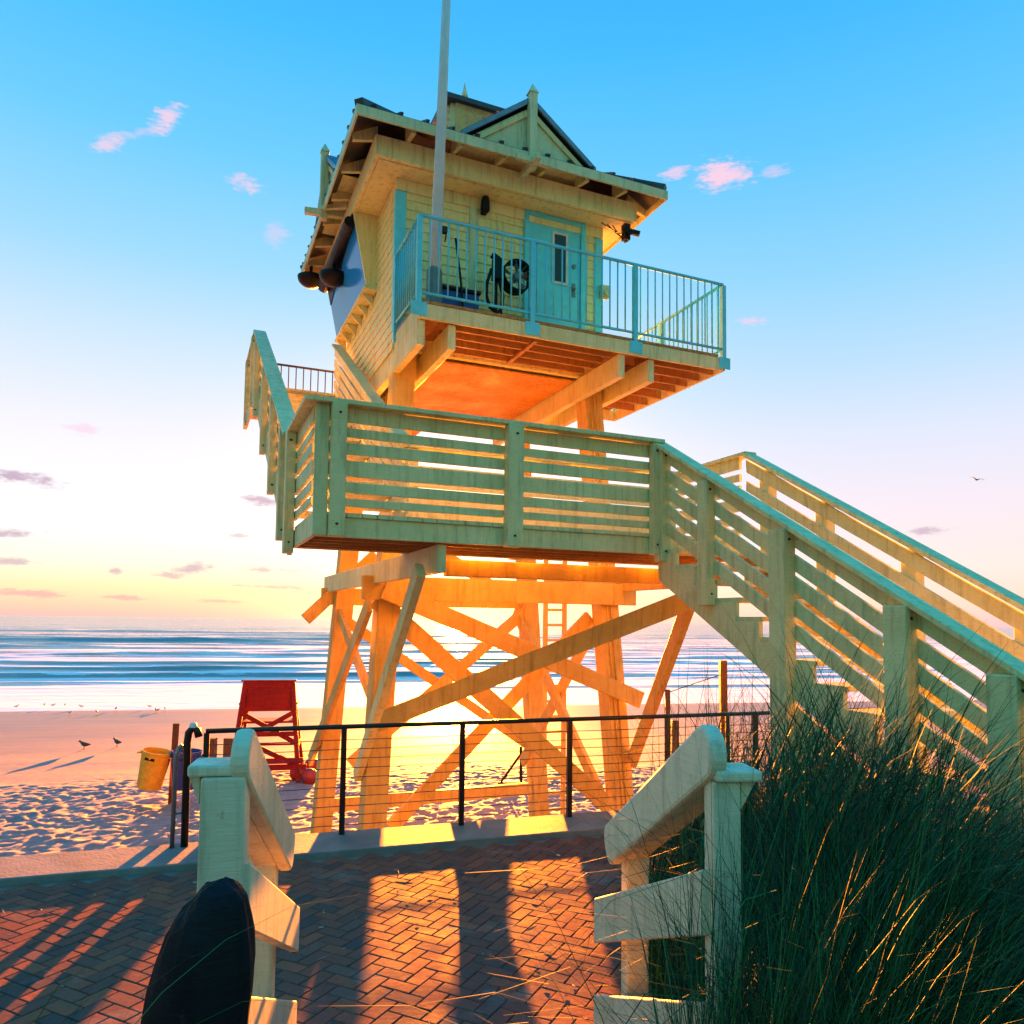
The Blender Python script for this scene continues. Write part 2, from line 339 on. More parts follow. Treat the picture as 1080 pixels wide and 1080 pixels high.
def grid_mesh(name, X, Y, Zz, m, attrs=None, smooth=True):
    ny, nx = X.shape
    co = np.stack([X, Y, Zz], -1).reshape(-1, 3).astype(np.float32)
    i = np.arange(ny * nx).reshape(ny, nx)
    q = np.stack([i[:-1, :-1], i[:-1, 1:], i[1:, 1:], i[1:, :-1]], -1).reshape(-1, 4)
    return np_mesh(name, co, q, m, attrs, smooth)
def np_mesh(name, co, q, m, attrs=None, smooth=False):
    me = bpy.data.meshes.new(name); k = q.shape[1]
    me.vertices.add(len(co)); me.vertices.foreach_set('co', co.astype(np.float32).ravel())
    me.loops.add(q.size); me.loops.foreach_set('vertex_index', q.astype(np.int32).ravel())
    me.polygons.add(len(q)); me.polygons.foreach_set('loop_start', np.arange(0, q.size, k, dtype=np.int32))
    me.polygons.foreach_set('use_smooth', np.full(len(q), bool(smooth)))
    me.update(calc_edges=True); me.validate()
    for n, a in (attrs or {}).items():
        at = me.attributes.new(n, 'FLOAT', 'POINT'); at.data.foreach_set('value', a.astype(np.float32).ravel())
    me.materials.append(m)
    return link(bpy.data.objects.new(name, me))
def vnoise(x, y, seed=0):
    """smooth value noise on arrays"""
    xi, yi = np.floor(x).astype(np.int64), np.floor(y).astype(np.int64); fx, fy = x - xi, y - yi
    fx = fx * fx * (3 - 2 * fx); fy = fy * fy * (3 - 2 * fy)
    def h(a, b):
        n = (a * 374761393 + b * 668265263 + seed * 974711) & 0x7fffffff
        n = ((n ^ (n >> 13)) * 1274126177) & 0x7fffffff
        return ((n ^ (n >> 16)) & 0xffff) / 65535.0
    return (h(xi, yi) * (1 - fx) + h(xi + 1, yi) * fx) * (1 - fy) + (h(xi, yi + 1) * (1 - fx) + h(xi + 1, yi + 1) * fx) * fy
def fbm(x, y, o=4, seed=0):
    r = 0; a = 0.5
    for k in range(o): r = r + a * vnoise(x * 2 ** k, y * 2 ** k, seed + k); a *= 0.5
    return r

# ------------------------------------------------------------------ frames
SHORE = math.atan2(0.2116, 0.977)                    # shore runs along local x, y points out to sea
def shore_local(x, y): return (x * math.cos(SHORE) + y * math.sin(SHORE), -x * math.sin(SHORE) + y * math.cos(SHORE))
def shore_world(s, d): return (s * math.cos(SHORE) - d * math.sin(SHORE), s * math.sin(SHORE) + d * math.cos(SHORE))
FD = Vector((0.947, 0.321, 0)).normalized(); FN = Vector((-FD.y, FD.x, 0)); FA = Vector((-1.573, 7.247, 0))   # fence line
FRZ = math.atan2(FD.y, FD.x)
TH = 1.1639; TU = Vector((math.sin(TH), math.cos(TH), 0)); TW = Vector((-TU.y, TU.x, 0)); TRZ = math.pi / 2 - TH
LC = Vector((-1.7956, 6.7256, 0)); P0 = Vector((-1.641, 10.049, 0))

# ------------------------------------------------------------------ beach and sea
def sand_z(d):
    return np.where(d < 15, -1.78, np.where(d < 34.7, -1.78 - 0.12 * (d - 15) / 19.7, -1.90 - 0.025 * (d - 34.7)))
xs = np.concatenate([np.linspace(-3000, -60, 12), np.linspace(-56, -20, 40), np.arange(-19.5, 14, 0.055), np.linspace(14.4, 50, 40), np.linspace(60, 3000, 12)])
ds = np.concatenate([np.linspace(-60, 4, 10), np.arange(4.5, 23, 0.06), np.linspace(23.2, 60, 70), [80, 120, 200]])
X, Y = np.meshgrid(xs, ds); Zs = sand_z(Y)
foot = np.clip((21.0 + 2.5 * (fbm(X * 0.3, Y * 0.3, 3, 5) - 0.5) * 2 - Y) / 3.0, 0, 1) * np.clip((Y - 3) / 1, 0, 1)
foot *= np.clip((19 - np.abs(X + 3)) / 4, 0, 1)
ch = (np.abs(fbm(X * 3.2, Y * 3.6, 3, 11) - 0.44) * 2.6); ch2 = fbm(X * 6.5, Y * 8.0, 2, 21)
Zs = Zs + foot * (0.045 * ch + 0.042 * (ch2 - 0.45) + 0.02 * (fbm(X * 14, Y * 16, 2, 23) - 0.4)) + 0.02 * (fbm(X * 0.25, Y * 0.8, 3, 31) - 0.5) * (Y < 30)
dent = np.zeros_like(Zs)
for k in range(3500):
    cx, cy = rng.uniform(-16, 12), rng.uniform(7, 21.5); a = rng.uniform(0, 3.14); l, w_ = rng.uniform(0.10, 0.16), rng.uniform(0.06, 0.09)
    i0, i1 = np.searchsorted(xs, [cx - 0.5, cx + 0.5]); j0, j1 = np.searchsorted(ds, [cy - 0.5, cy + 0.5])
    dx, dy = X[j0:j1, i0:i1] - cx, Y[j0:j1, i0:i1] - cy
    e = ((dx * math.cos(a) + dy * math.sin(a)) / l) ** 2 + ((-dx * math.sin(a) + dy * math.cos(a)) / w_) ** 2
    dent[j0:j1, i0:i1] += -0.028 * np.exp(-e) + 0.012 * np.exp(-(np.sqrt(e) - 1.5) ** 2 * 3)
Zs += dent * foot
sand = grid_mesh('beach', X, Y, Zs, M_sand); sand.rotation_euler.z = SHORE
tag(sand, kind='structure')

# sea: swell lines with peaked crests, broken along their length, dying on the beach
dsea = np.concatenate([33.5 + np.cumsum(0.16 * 1.0065 ** np.arange(470)), ]); dsea = dsea[dsea < 700]
dsea = np.concatenate([dsea, dsea[-1] * np.cumprod(np.full(26, 1.16))])
q = np.linspace(-1.25, 1.25, 420)
Yw = np.repeat(dsea[:, None], len(q), 1); Xw = q[None, :] * (Yw + 14)
Hh = np.zeros_like(Yw); Fo = np.zeros_like(Yw)
grow = np.clip((Yw - 36) / 25, 0, 1); fade = np.clip((520 - Yw) / 300, 0, 1) * 0.9
crests = [(128, 0.95, 3.0, -34, 26), (126, 0.55, 2.8, 12, 20), (104, 0.42, 2.0, -48, 22), (150, 0.6, 3.2, -70, 24), (146, 0.5, 3.2, -15, 30), (84, 0.36, 1.7, -14, 20), (78, 0.34, 1.6, -46, 18), (68, 0.40, 1.3, -6, 30),
          (61, 0.40, 1.2, -26, 26), (54, 0.34, 1.0, -12, 22), (54, 0.30, 1.0, 14, 14), (49, 0.18, 0.8, -30, 10), (180, 0.6, 4, 10, 50), (175, 0.55, 4, -100, 40), (215, 0.6, 5, -50, 60), (96, 0.36, 1.8, 16, 20), (72, 0.3, 1.4, 22, 16)]
for k in range(230):
    d0 = 44 * (9.0 ** rng.random()); crests.append((d0, rng.uniform(0.05, 0.15) * (0.7 + d0 / 260), 0.30 + d0 / 150, rng.uniform(-0.85, 0.75) * d0, rng.uniform(0.10, 0.36) * d0))
for d0, A, wd_, sc, ln in crests:
    line = d0 + 2.6 * (fbm(Xw / 14 + d0, Yw * 0 + d0, 3, int(d0)) - 0.45) * (0.5 + d0 / 90) + (Xw - sc) * 0.02
    e = np.exp(-((Xw - sc) / ln) ** 4)
    t = (Yw - line) / wd_
    prof = np.where(t < 0, np.exp(-(t / 0.55) ** 2), np.exp(-(t / 1.7) ** 2))        # steep face towards the beach
    Hh += A * prof * e * (0.75 + 0.5 * fbm(Xw / 6, Yw * 0 + d0, 2, 3))
    Fo += np.clip(A * 2.2, 0, 1) * np.exp(-((t - 0.4) / 0.6) ** 2) * e * np.clip(fbm(Xw / 3.5, Yw / 2 + d0, 3, 9) * 2.6 - 0.95, 0, 1)
slope = np.gradient(Hh, axis=0) / np.gradient(Yw, axis=0)
Fo = np.clip(Fo, 0, 1) - np.clip(slope * 4.0, 0, 1.0)
Hh = Hh * grow * fade + 0.10 * grow * fade * (fbm(Xw / 5, Yw / 1.6, 4, 77) - 0.45)
Zw = -1.915 + Hh
sea = grid_mesh('sea', Xw, Yw, Zw, M_sea, {'foam': np.clip(Fo, -1, 1)}); sea.rotation_euler.z = SHORE
tag(sea, kind='structure')

# ------------------------------------------------------------------ promenade: retaining slab, kerb, herringbone pavers
mb = MB(); mb.box(-14, 13, -12.0, 0.10, -2.3, -0.016)
pl = mb.build('promenade_slab', M_joint); pl.location = FA; pl.rotation_euler.z = FRZ; tag(pl, kind='structure')
mb = MB(); mb.box(-14, 13, -0.50, 0.12, -0.6, 0.045)
kb = mb.build('kerb', M_conc, bev=0.012); kb.location = FA; kb.rotation_euler.z = FRZ; tag(kb, kind='structure')
vs, qs, tone = [], [], []
ca_, sa_ = math.cos(FRZ + R(45)), math.sin(FRZ + R(45)); U = 0.102; g = 0.0032
for i in range(-75, 76):
    for j in range(-75, 76):
        k = (i - j) % 4
        if k == 0: x0, x1, y0, y1 = i, i + 2, j, j + 1
        elif k == 2: x0, x1, y0, y1 = i, i + 1, j - 1, j + 1
        else: continue
        x0, x1, y0, y1 = x0 * U + g, x1 * U - g, y0 * U + g, y1 * U - g
        cx, cy = (x0 + x1) / 2, (y0 + y1) / 2
        wx, wy = cx * ca_ - cy * sa_ - 1.0, cx * sa_ + cy * ca_ + 5.0
        rel = Vector((wx, wy, 0)) - FA
        if rel.dot(FN) > -0.555 or wy < 2.2 or wx < -6.2 or wx > 4.6: continue
        dz = rng.normal(0, 0.0006); tx, ty = rng.normal(0, 0.0040, 2); ang = rng.normal(0, 0.012)
        c, s = math.cos(ang), math.sin(ang); hx_, hy_ = (x1 - x0) / 2, (y1 - y0) / 2
        b0 = len(vs); e = 0.004
        for zz, ins in ((-0.03, 0), (-0.003, 0), (0.0, e)):
            for a, b in ((-1, -1), (1, -1), (1, 1), (-1, 1)):
                lx, ly = a * (hx_ - ins), b * (hy_ - ins); lz = zz + dz + (lx * tx + ly * ty if zz > -0.02 else 0)
                lx, ly = lx * c - ly * s + cx, lx * s + ly * c + cy
                vs.append((lx * ca_ - ly * sa_ - 1.0, lx * sa_ + ly * ca_ + 5.0, lz))
        for r_ in (0, 4):
            for m2 in range(4): qs.append((b0 + r_ + m2, b0 + r_ + (m2 + 1) % 4, b0 + r_ + 4 + (m2 + 1) % 4, b0 + r_ + 4 + m2))
        qs.append((b0 + 8, b0 + 9, b0 + 10, b0 + 11)); tone += [rng.random()] * 12
pv = np_mesh('brick_paving', np.array(vs), np.array(qs), M_brick, {'tone': np.array(tone)}); tag(pv, kind='structure')

# dune beside the boardwalk (right)
gx, gy = np.meshgrid(np.linspace(0.55, 9, 70), np.linspace(-3.5, 5.6, 70))
ed = np.clip((gx - 0.62 - 0.12 * np.abs(gy - 2.6)) / 1.1, 0, 1) * np.clip((5.5 - gy) / 1.6, 0, 1)
gz = -0.03 + ed * (0.26 + 0.22 * fbm(gx * 0.9, gy * 0.9, 3, 4)) + 0.02 * fbm(gx * 6, gy * 6, 2, 6) * ed
dune = grid_mesh('dune', gx, gy, gz, M_soil); tag(dune, kind='structure')

# ------------------------------------------------------------------ lifeguard tower
TW_ = thing('lifeguard_tower', 'tall cream timber lifeguard tower with yellow hut and teal balcony on amber-lit stilts', 'lifeguard tower', P0, TRZ)
FZ = 5.96                                                   # hut floor
def LEG(su, sw, z): 
    k = 0.0604 * (FZ - z); return Vector((1.639 + su * (1.439 + k), 1.5 + sw * (1.30 + k), z))
for su, sw in ((-1, -1), (1, -1), (-1, 1), (1, 1)):
    m = MB(); m.bar(LEG(su, sw, -2.3) + Vector((0.30 if su + sw == 2 else 0, 0, 0)), LEG(su, sw, 5.72), 0.30, 0.30, up=(0, 1, 0)); m.build('leg', M_stilt_warmlit, TW_, bev=0.012)
def part_bar(name, p, q, w, h, m=M_stilt_warmlit, up=(0, 0, 1), bev=0.008):
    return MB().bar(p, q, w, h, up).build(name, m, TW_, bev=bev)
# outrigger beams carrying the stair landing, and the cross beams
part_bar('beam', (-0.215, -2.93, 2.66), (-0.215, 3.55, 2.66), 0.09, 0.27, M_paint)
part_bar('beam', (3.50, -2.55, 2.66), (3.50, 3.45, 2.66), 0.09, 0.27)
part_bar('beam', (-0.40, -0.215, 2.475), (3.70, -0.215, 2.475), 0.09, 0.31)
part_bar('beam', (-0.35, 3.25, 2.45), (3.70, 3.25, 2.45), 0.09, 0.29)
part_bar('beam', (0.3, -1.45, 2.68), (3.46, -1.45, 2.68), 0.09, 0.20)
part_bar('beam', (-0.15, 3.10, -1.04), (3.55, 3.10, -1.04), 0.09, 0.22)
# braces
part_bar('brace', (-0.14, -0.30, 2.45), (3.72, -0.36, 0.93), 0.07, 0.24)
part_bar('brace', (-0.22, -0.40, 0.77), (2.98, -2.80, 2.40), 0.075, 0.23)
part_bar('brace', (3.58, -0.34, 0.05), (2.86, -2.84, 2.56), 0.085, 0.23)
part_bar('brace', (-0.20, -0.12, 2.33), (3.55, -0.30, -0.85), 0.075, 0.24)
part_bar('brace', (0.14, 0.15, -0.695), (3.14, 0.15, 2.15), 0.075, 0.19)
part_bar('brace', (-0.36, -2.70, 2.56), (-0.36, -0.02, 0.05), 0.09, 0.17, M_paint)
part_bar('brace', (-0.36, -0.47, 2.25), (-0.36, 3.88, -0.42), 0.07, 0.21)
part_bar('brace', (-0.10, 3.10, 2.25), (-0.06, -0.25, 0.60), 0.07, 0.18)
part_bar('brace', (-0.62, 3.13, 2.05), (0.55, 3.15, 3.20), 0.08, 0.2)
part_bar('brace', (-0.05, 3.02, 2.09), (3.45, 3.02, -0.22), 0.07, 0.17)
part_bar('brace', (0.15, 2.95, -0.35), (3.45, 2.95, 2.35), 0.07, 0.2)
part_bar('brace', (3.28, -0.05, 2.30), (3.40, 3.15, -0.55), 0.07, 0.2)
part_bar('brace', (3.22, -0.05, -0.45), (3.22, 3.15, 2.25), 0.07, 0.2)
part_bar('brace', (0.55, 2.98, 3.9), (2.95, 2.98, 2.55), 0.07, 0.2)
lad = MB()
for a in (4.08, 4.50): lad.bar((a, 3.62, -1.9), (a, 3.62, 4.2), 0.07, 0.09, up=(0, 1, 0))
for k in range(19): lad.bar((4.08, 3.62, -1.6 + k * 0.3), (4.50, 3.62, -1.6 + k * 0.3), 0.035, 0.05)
lad.build('ladder', M_stilt_warmlit, TW_, bev=0.004)
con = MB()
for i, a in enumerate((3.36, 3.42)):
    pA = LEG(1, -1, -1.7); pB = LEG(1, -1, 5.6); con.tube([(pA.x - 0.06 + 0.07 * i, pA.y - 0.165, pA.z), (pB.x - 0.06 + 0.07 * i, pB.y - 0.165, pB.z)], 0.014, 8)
con.build('conduit', M_stilt_warmlit, TW_)

# hut floor: paired beams, soffit, joists, deck
HW, HD = 3.2, 3.4
for a in (0.05, 0.45, 2.90, 3.38):
    MB().box(a - 0.05, a + 0.05, -1.13, 3.5, 5.42, 5.735).build('beam', M_paint, TW_, bev=0.008)
MB().box(0.52, 2.82, 0.12, 3.30, 5.705, 5.725).build('plywood_soffit', M_ply_warmlit, TW_)
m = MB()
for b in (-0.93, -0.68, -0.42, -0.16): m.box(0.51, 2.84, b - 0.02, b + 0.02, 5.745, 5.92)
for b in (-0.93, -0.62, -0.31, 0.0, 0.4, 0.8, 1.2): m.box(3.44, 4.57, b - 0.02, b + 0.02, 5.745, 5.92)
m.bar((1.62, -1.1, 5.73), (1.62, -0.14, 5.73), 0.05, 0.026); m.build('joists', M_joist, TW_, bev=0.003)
m = MB(); BL = 4.62
for k in range(int((BL) / 0.145)):
    x0 = k * 0.145 + 0.003; m.box(x0, x0 + 0.138, -1.19, 0.0, 5.925, 5.962)
for k in range(int((BL - 3.2) / 0.145)):
    x0 = 3.205 + k * 0.145; m.box(x0, x0 + 0.138, 0.004, 1.9, 5.925, 5.962)
m.build('balcony_deck', M_joist, TW_)
m = MB(); m.box(0, BL, -1.185, -1.145, 5.735, 5.922); m.box(0, 0.04, -1.143, 0.0, 5.735, 5.922); m.box(BL - 0.04, BL, -1.143, 1.9, 5.735, 5.922); m.box(3.24, BL - 0.042, 1.86, 1.9, 5.735, 5.922)
m.build('rim_board', M_paint, TW_, bev=0.006)
# hut walls: lap siding as real courses
def lap_wall(m, p, q, z0, z1, out, course=0.135):
    p, q, out = Vector(p), Vector(q), Vector(out); n = int(math.ceil((z1 - z0) / course))
    for k in range(n):
        za, zb = z0 + k * course, min(z0 + (k + 1) * course + 0.012, z1 + 0.012)
        o0, o1 = out * 0.024, out * 0.006
        vs = [p + o0 + Vector((0, 0, za)), q + o0 + Vector((0, 0, za)), q + o1 + Vector((0, 0, zb)), p + o1 + Vector((0, 0, zb)),
              p + Vector((0, 0, za)), q + Vector((0, 0, za)), q + Vector((0, 0, zb)), p + Vector((0, 0, zb))]
        m.add(vs, [(0, 1, 2, 3), (7, 6, 5, 4), (0, 4, 5, 1), (1, 5, 6, 2), (2, 6, 7, 3), (3, 7, 4, 0)])
m = MB(); WT = 8.12
lap_wall(m, (0.12, 0.0, 0), (1.91, 0.0, 0), 5.965, WT, (0, -1, 0)); lap_wall(m, (2.93, 0.0, 0), (3.10, 0.0, 0), 5.965, WT, (0, -1, 0))
lap_wall(m, (0.0, 1.1, 0), (0.0, 0.02, 0), 5.74, WT, (-1, 0, 0)); lap_wall(m, (0.0, 3.4, 0), (0.0, 1.1, 0), 5.74, 6.94, (-1, 0, 0))
lap_wall(m, (HW, 0.02, 0), (HW, HD, 0), 5.965, WT, (1, 0, 0)); lap_wall(m, (HW, HD, 0), (0, HD, 0), 5.74, WT, (0, 1, 0))
wall = m.build('siding_wall', M_siding, TW_)
m = MB(); m.box(0.0, HW, 0.001, 0.09, 5.75, WT); m.box(0.001, 0.09, 0.091, 1.1, 5.75, WT); m.box(0.001, 0.09, 1.101, HD, 5.75, 6.93); m.box(HW - 0.09, HW - 0.001, 0.091, HD, 5.75, WT); m.box(0.091, HW - 0.091, HD - 0.09, HD - 0.001, 5.75, WT)
m.build('wall_core', M_siding, TW_)
MB().box(-0.034, 0.118, -0.036, 0.03, 5.966, 7.95).build('corner_board', M_teal, TW_, bev=0.004); MB().box(3.10, 3.232, -0.036, -0.002, 5.966, 7.95).build('corner_board', M_teal, TW_, bev=0.004)
MB().box(1.05, 1.17, -0.038, -0.003, 5.965, 8.0).build('batten', M_trim, TW_, bev=0.004)
MB().box(-0.03, 3.23, -0.040, -0.002, 7.96, WT).build('frieze_board', M_siding, TW_, bev=0.004)
# door
m = MB(); m.box(1.975, 2.84, -0.02, 0.0, 5.99, 8.05)
dr = m.build('door', M_teal, TW_, bev=0.004)
m = MB(); m.box(1.905, 1.973, -0.06, -0.001, 5.965, 8.115); m.box(2.842, 2.925, -0.06, -0.001, 5.965, 8.115); m.box(1.974, 2.841, -0.06, -0.001, 8.052, 8.115)
m.build('door_frame', M_teal, dr, bev=0.005)
MB().box(2.40, 2.59, -0.032, -0.022, 7.14, 7.86).build('pane', M_dglass, dr)
m = MB(); m.box(2.365, 2.398, -0.038, -0.021, 7.10, 7.90); m.box(2.592, 2.625, -0.038, -0.021, 7.10, 7.90); m.box(2.398, 2.592, -0.038, -0.021, 7.10, 7.138); m.box(2.398, 2.592, -0.038, -0.021, 7.862, 7.90)
m.build('window_frame', M_white, dr)
m = MB(); m.box(2.70, 2.76, -0.03, -0.021, 6.95, 7.16); m.tube([(2.73, -0.03, 7.06), (2.73, -0.085, 7.06), (2.66, -0.09, 7.06)], 0.014, 8)
m.build('handle', M_grey, dr); MB().tube([(2.73, -0.022, 7.42), (2.73, -0.05, 7.42)], 0.032, 12).build('lock', M_grey, dr)
m = MB(); m.box(3.16, 3.30, -0.12, -0.04, 7.00, 7.20); m.box(3.20, 3.26, -0.15, -0.12, 7.04, 7.10)
m.build('meter_box', M_trim, TW_, bev=0.01)
# slanted observation window on the seaward-left wall
gtop, gbot = (-0.385, 8.14), (-0.16, 7.04)
def gw(t): return gbot[0] + (gtop[0] - gbot[0]) * t, gbot[1] + (gtop[1] - gbot[1]) * t
m = MB(); m.prism([(0.0, 1.10, gbot[1]), (gbot[0], 1.10, gbot[1]), (gtop[0], 1.10, gtop[1]), (0.0, 1.10, gtop[1])], (0, 0.05, 0))
m.build('window_cheek', M_siding, TW_, bev=0.004)
m = MB(); m.prism([(0.0, 3.36, gbot[1]), (gbot[0], 3.36, gbot[1]), (gtop[0], 3.36, gtop[1]), (0.0, 3.36, gtop[1])], (0, 0.05, 0)); 
m = MB(); g0, g1_ = gw(0.0), gw(0.93)
m.prism([(g0[0], 1.153, g0[1]), (g0[0] + 0.012, 1.153, g0[1]), (g1_[0] + 0.012, 1.153, g1_[1]), (g1_[0], 1.153, g1_[1])], (0, 2.35, 0))
wn = m.build('window', M_glass, TW_)
for b in (1.94, 2.73):
    m = MB(); m.prism([(g0[0] + 0.014, b, g0[1]), (g0[0] + 0.05, b, g0[1]), (g1_[0] + 0.05, b, g1_[1]), (g1_[0] + 0.014, b, g1_[1])], (0, 0.04, 0)); m.build('mullion', M_barge, wn)
m = MB(); m.prism([(-0.01, 1.06, 6.97), (-0.20, 1.06, 6.99), (-0.20, 1.06, 7.035), (-0.01, 1.06, 7.035)], (0, 2.46, 0))
for k in range(6): m.prism([(-0.024, 1.25 + k * 0.42, 6.80), (-0.024, 1.25 + k * 0.42, 6.968), (-0.17, 1.25 + k * 0.42, 6.985), (-0.17, 1.25 + k * 0.42, 6.95)], (0, 0.05, 0))
m.build('window_sill', M_paint, TW_, bev=0.003)
h0, h1, h2 = gw(0.55), gw(0.985), gw(0.88)
m = MB(); m.add([(h2[0] - 0.012, 1.20, h2[1]), (h1[0] - 0.012, 1.20, h1[1]), (h1[0] - 0.012, 3.50, h1[1]), (h0[0] - 0.012, 3.50, h0[1]), (h2[0] - 0.002, 1.20, h2[1]), (h1[0] - 0.002, 1.20, h1[1]), (h1[0] - 0.002, 3.50, h1[1]), (h0[0] - 0.002, 3.50, h0[1])],
      [(0, 1, 2, 3), (7, 6, 5, 4), (0, 4, 5, 1), (1, 5, 6, 2), (2, 6, 7, 3), (3, 7, 4, 0)]); m.build('window_header', M_black, wn)
m = MB(); m.tube([(-0.42, 1.16, 8.0), (-0.42, 3.5, 7.96)], 0.085, 12, r2=0.11); m.box(-0.40, -0.32, 1.16, 3.5, 7.98, 8.12); m.build('rolled_shade', M_black, TW_)
# soffit box, frieze beam, rafter tails, roof
m = MB(); fo0, fo1 = 0.345, 0.405
for z0, z1 in ((8.135, 8.42),):
    m.box(-fo1, HW + fo1, -fo1, -fo0, z0, z1); m.box(-fo1, -fo0, -fo0 + 0.002, HD + fo0 - 0.002, z0, z1); m.box(HW + fo0, HW + fo1, -fo0 + 0.002, HD + fo0 - 0.002, z0, z1); m.box(-fo1, HW + fo1, HD + fo0, HD + fo1, z0, z1)
m.build('frieze_beam', M_siding, TW_, bev=0.006)
m = MB(); m.box(-0.34, HW + 0.34, -0.34, 0.0, 8.125, 8.15); m.box(-0.34, 0.0, 0.002, HD + 0.34, 8.145, 8.17); m.box(HW, HW + 0.34, 0.002, HD + 0.34, 8.125, 8.15)
m.build('soffit', M_siding, TW_)
E0, E1, B0_, B1_, EZ = -0.70, 3.90, -0.72, 4.27, 8.47
AX, AB0, AB1, AZ = 1.60, 1.55, 2.0, 9.75
def roof_z(a, b):
    s = (AZ - EZ) / (AX - E0); return EZ + s * min(a - E0, E1 - a, b - B0_, B1_ - b)
T = 0.07
top = [(E0, B0_, EZ + T), (E1, B0_, EZ + T), (E1, B1_, EZ + T), (E0, B1_, EZ + T), (AX, AB0, AZ + T), (AX, AB1, AZ + T)]
bot = [(a, b, z - T) for a, b, z in top]
m = MB(); m.add(top + bot, [(0, 1, 4), (1, 2, 5, 4), (2, 3, 5), (3, 0, 4, 5), (6, 10, 7), (7, 10, 11, 8), (8, 11, 9), (9, 11, 10, 6), (0, 6, 7, 1), (1, 7, 8, 2), (2, 8, 9, 3), (3, 9, 6, 0)])
sl_ = (AZ - EZ) / (AX - E0)
for k in range(13):                                       # standing ribs of the metal roof
    a = E0 + 0.2 + k * 0.35; run = min(a - E0, E1 - a, 1.9)
    m.bar((a, B0_ - 0.03, EZ + T + 0.004), (a, B0_ + run, EZ + T + 0.004 + run * sl_), 0.04, 0.04)
    m.bar((a, B1_ + 0.03, EZ + T + 0.004), (a, B1_ - run, EZ + T + 0.004 + run * sl_), 0.05, 0.05)
for k in range(14):
    b = B0_ + 0.2 + k * 0.35; run = min(b - B0_, B1_ - b, 2.2)
    m.bar((E0 - 0.03, b, EZ + T + 0.004), (E0 + run, b, EZ + T + 0.004 + run * sl_), 0.05, 0.05)
    m.bar((E1 + 0.03, b, EZ + T + 0.004), (E1 - run, b, EZ + T + 0.004 + run * sl_), 0.05, 0.05)
for p, q2 in (((E0, B0_), (AX, AB0)), ((E1, B0_), (AX, AB0)), ((E0, B1_), (AX, AB1)), ((E1, B1_), (AX, AB1))):
    m.bar((p[0], p[1], EZ + T + 0.02), (q2[0], q2[1], AZ + T + 0.02), 0.12, 0.08)
rf = m.build('roof', M_roof, TW_)
m = MB(); fz0, fz1 = EZ - 0.09, EZ + 0.045
m.box(E0 - 0.004, E1 + 0.004, B0_ - 0.03, B0_ - 0.002, fz0, fz1); m.box(E0 - 0.03, E0 - 0.004, B0_ - 0.03, B1_ + 0.03, fz0, fz1); m.box(E1 + 0.004, E1 + 0.03, B0_ - 0.03, B1_ + 0.03, fz0, fz1); m.box(E0 - 0.004, E1 + 0.004, B1_ + 0.002, B1_ + 0.03, fz0, fz1)
m.build('fascia', M_trim, rf, bev=0.004)
for k in range(6):
    a = 0.0 + k * 0.64; MB().prism([(a, -0.69, 8.36), (a, -0.69, 8.455), (a, -0.345, 8.64), (a, -0.345, 8.44)], (0.06, 0, 0)).build('rafter', M_paint, rf, bev=0.003)
for k in range(6):
    b = -0.25 + k * 0.78
    MB().prism([(-0.67, b, 8.36), (-0.67, b, 8.455), (-0.345, b, 8.64), (-0.345, b, 8.44)], (0, 0.06, 0)).build('rafter', M_paint, rf, bev=0.003)
    MB().prism([(3.87, b, 8.36), (3.87, b, 8.455), (3.545, b, 8.64), (3.545, b, 8.44)], (0, 0.06, 0)).build('rafter', M_paint, rf, bev=0.003)
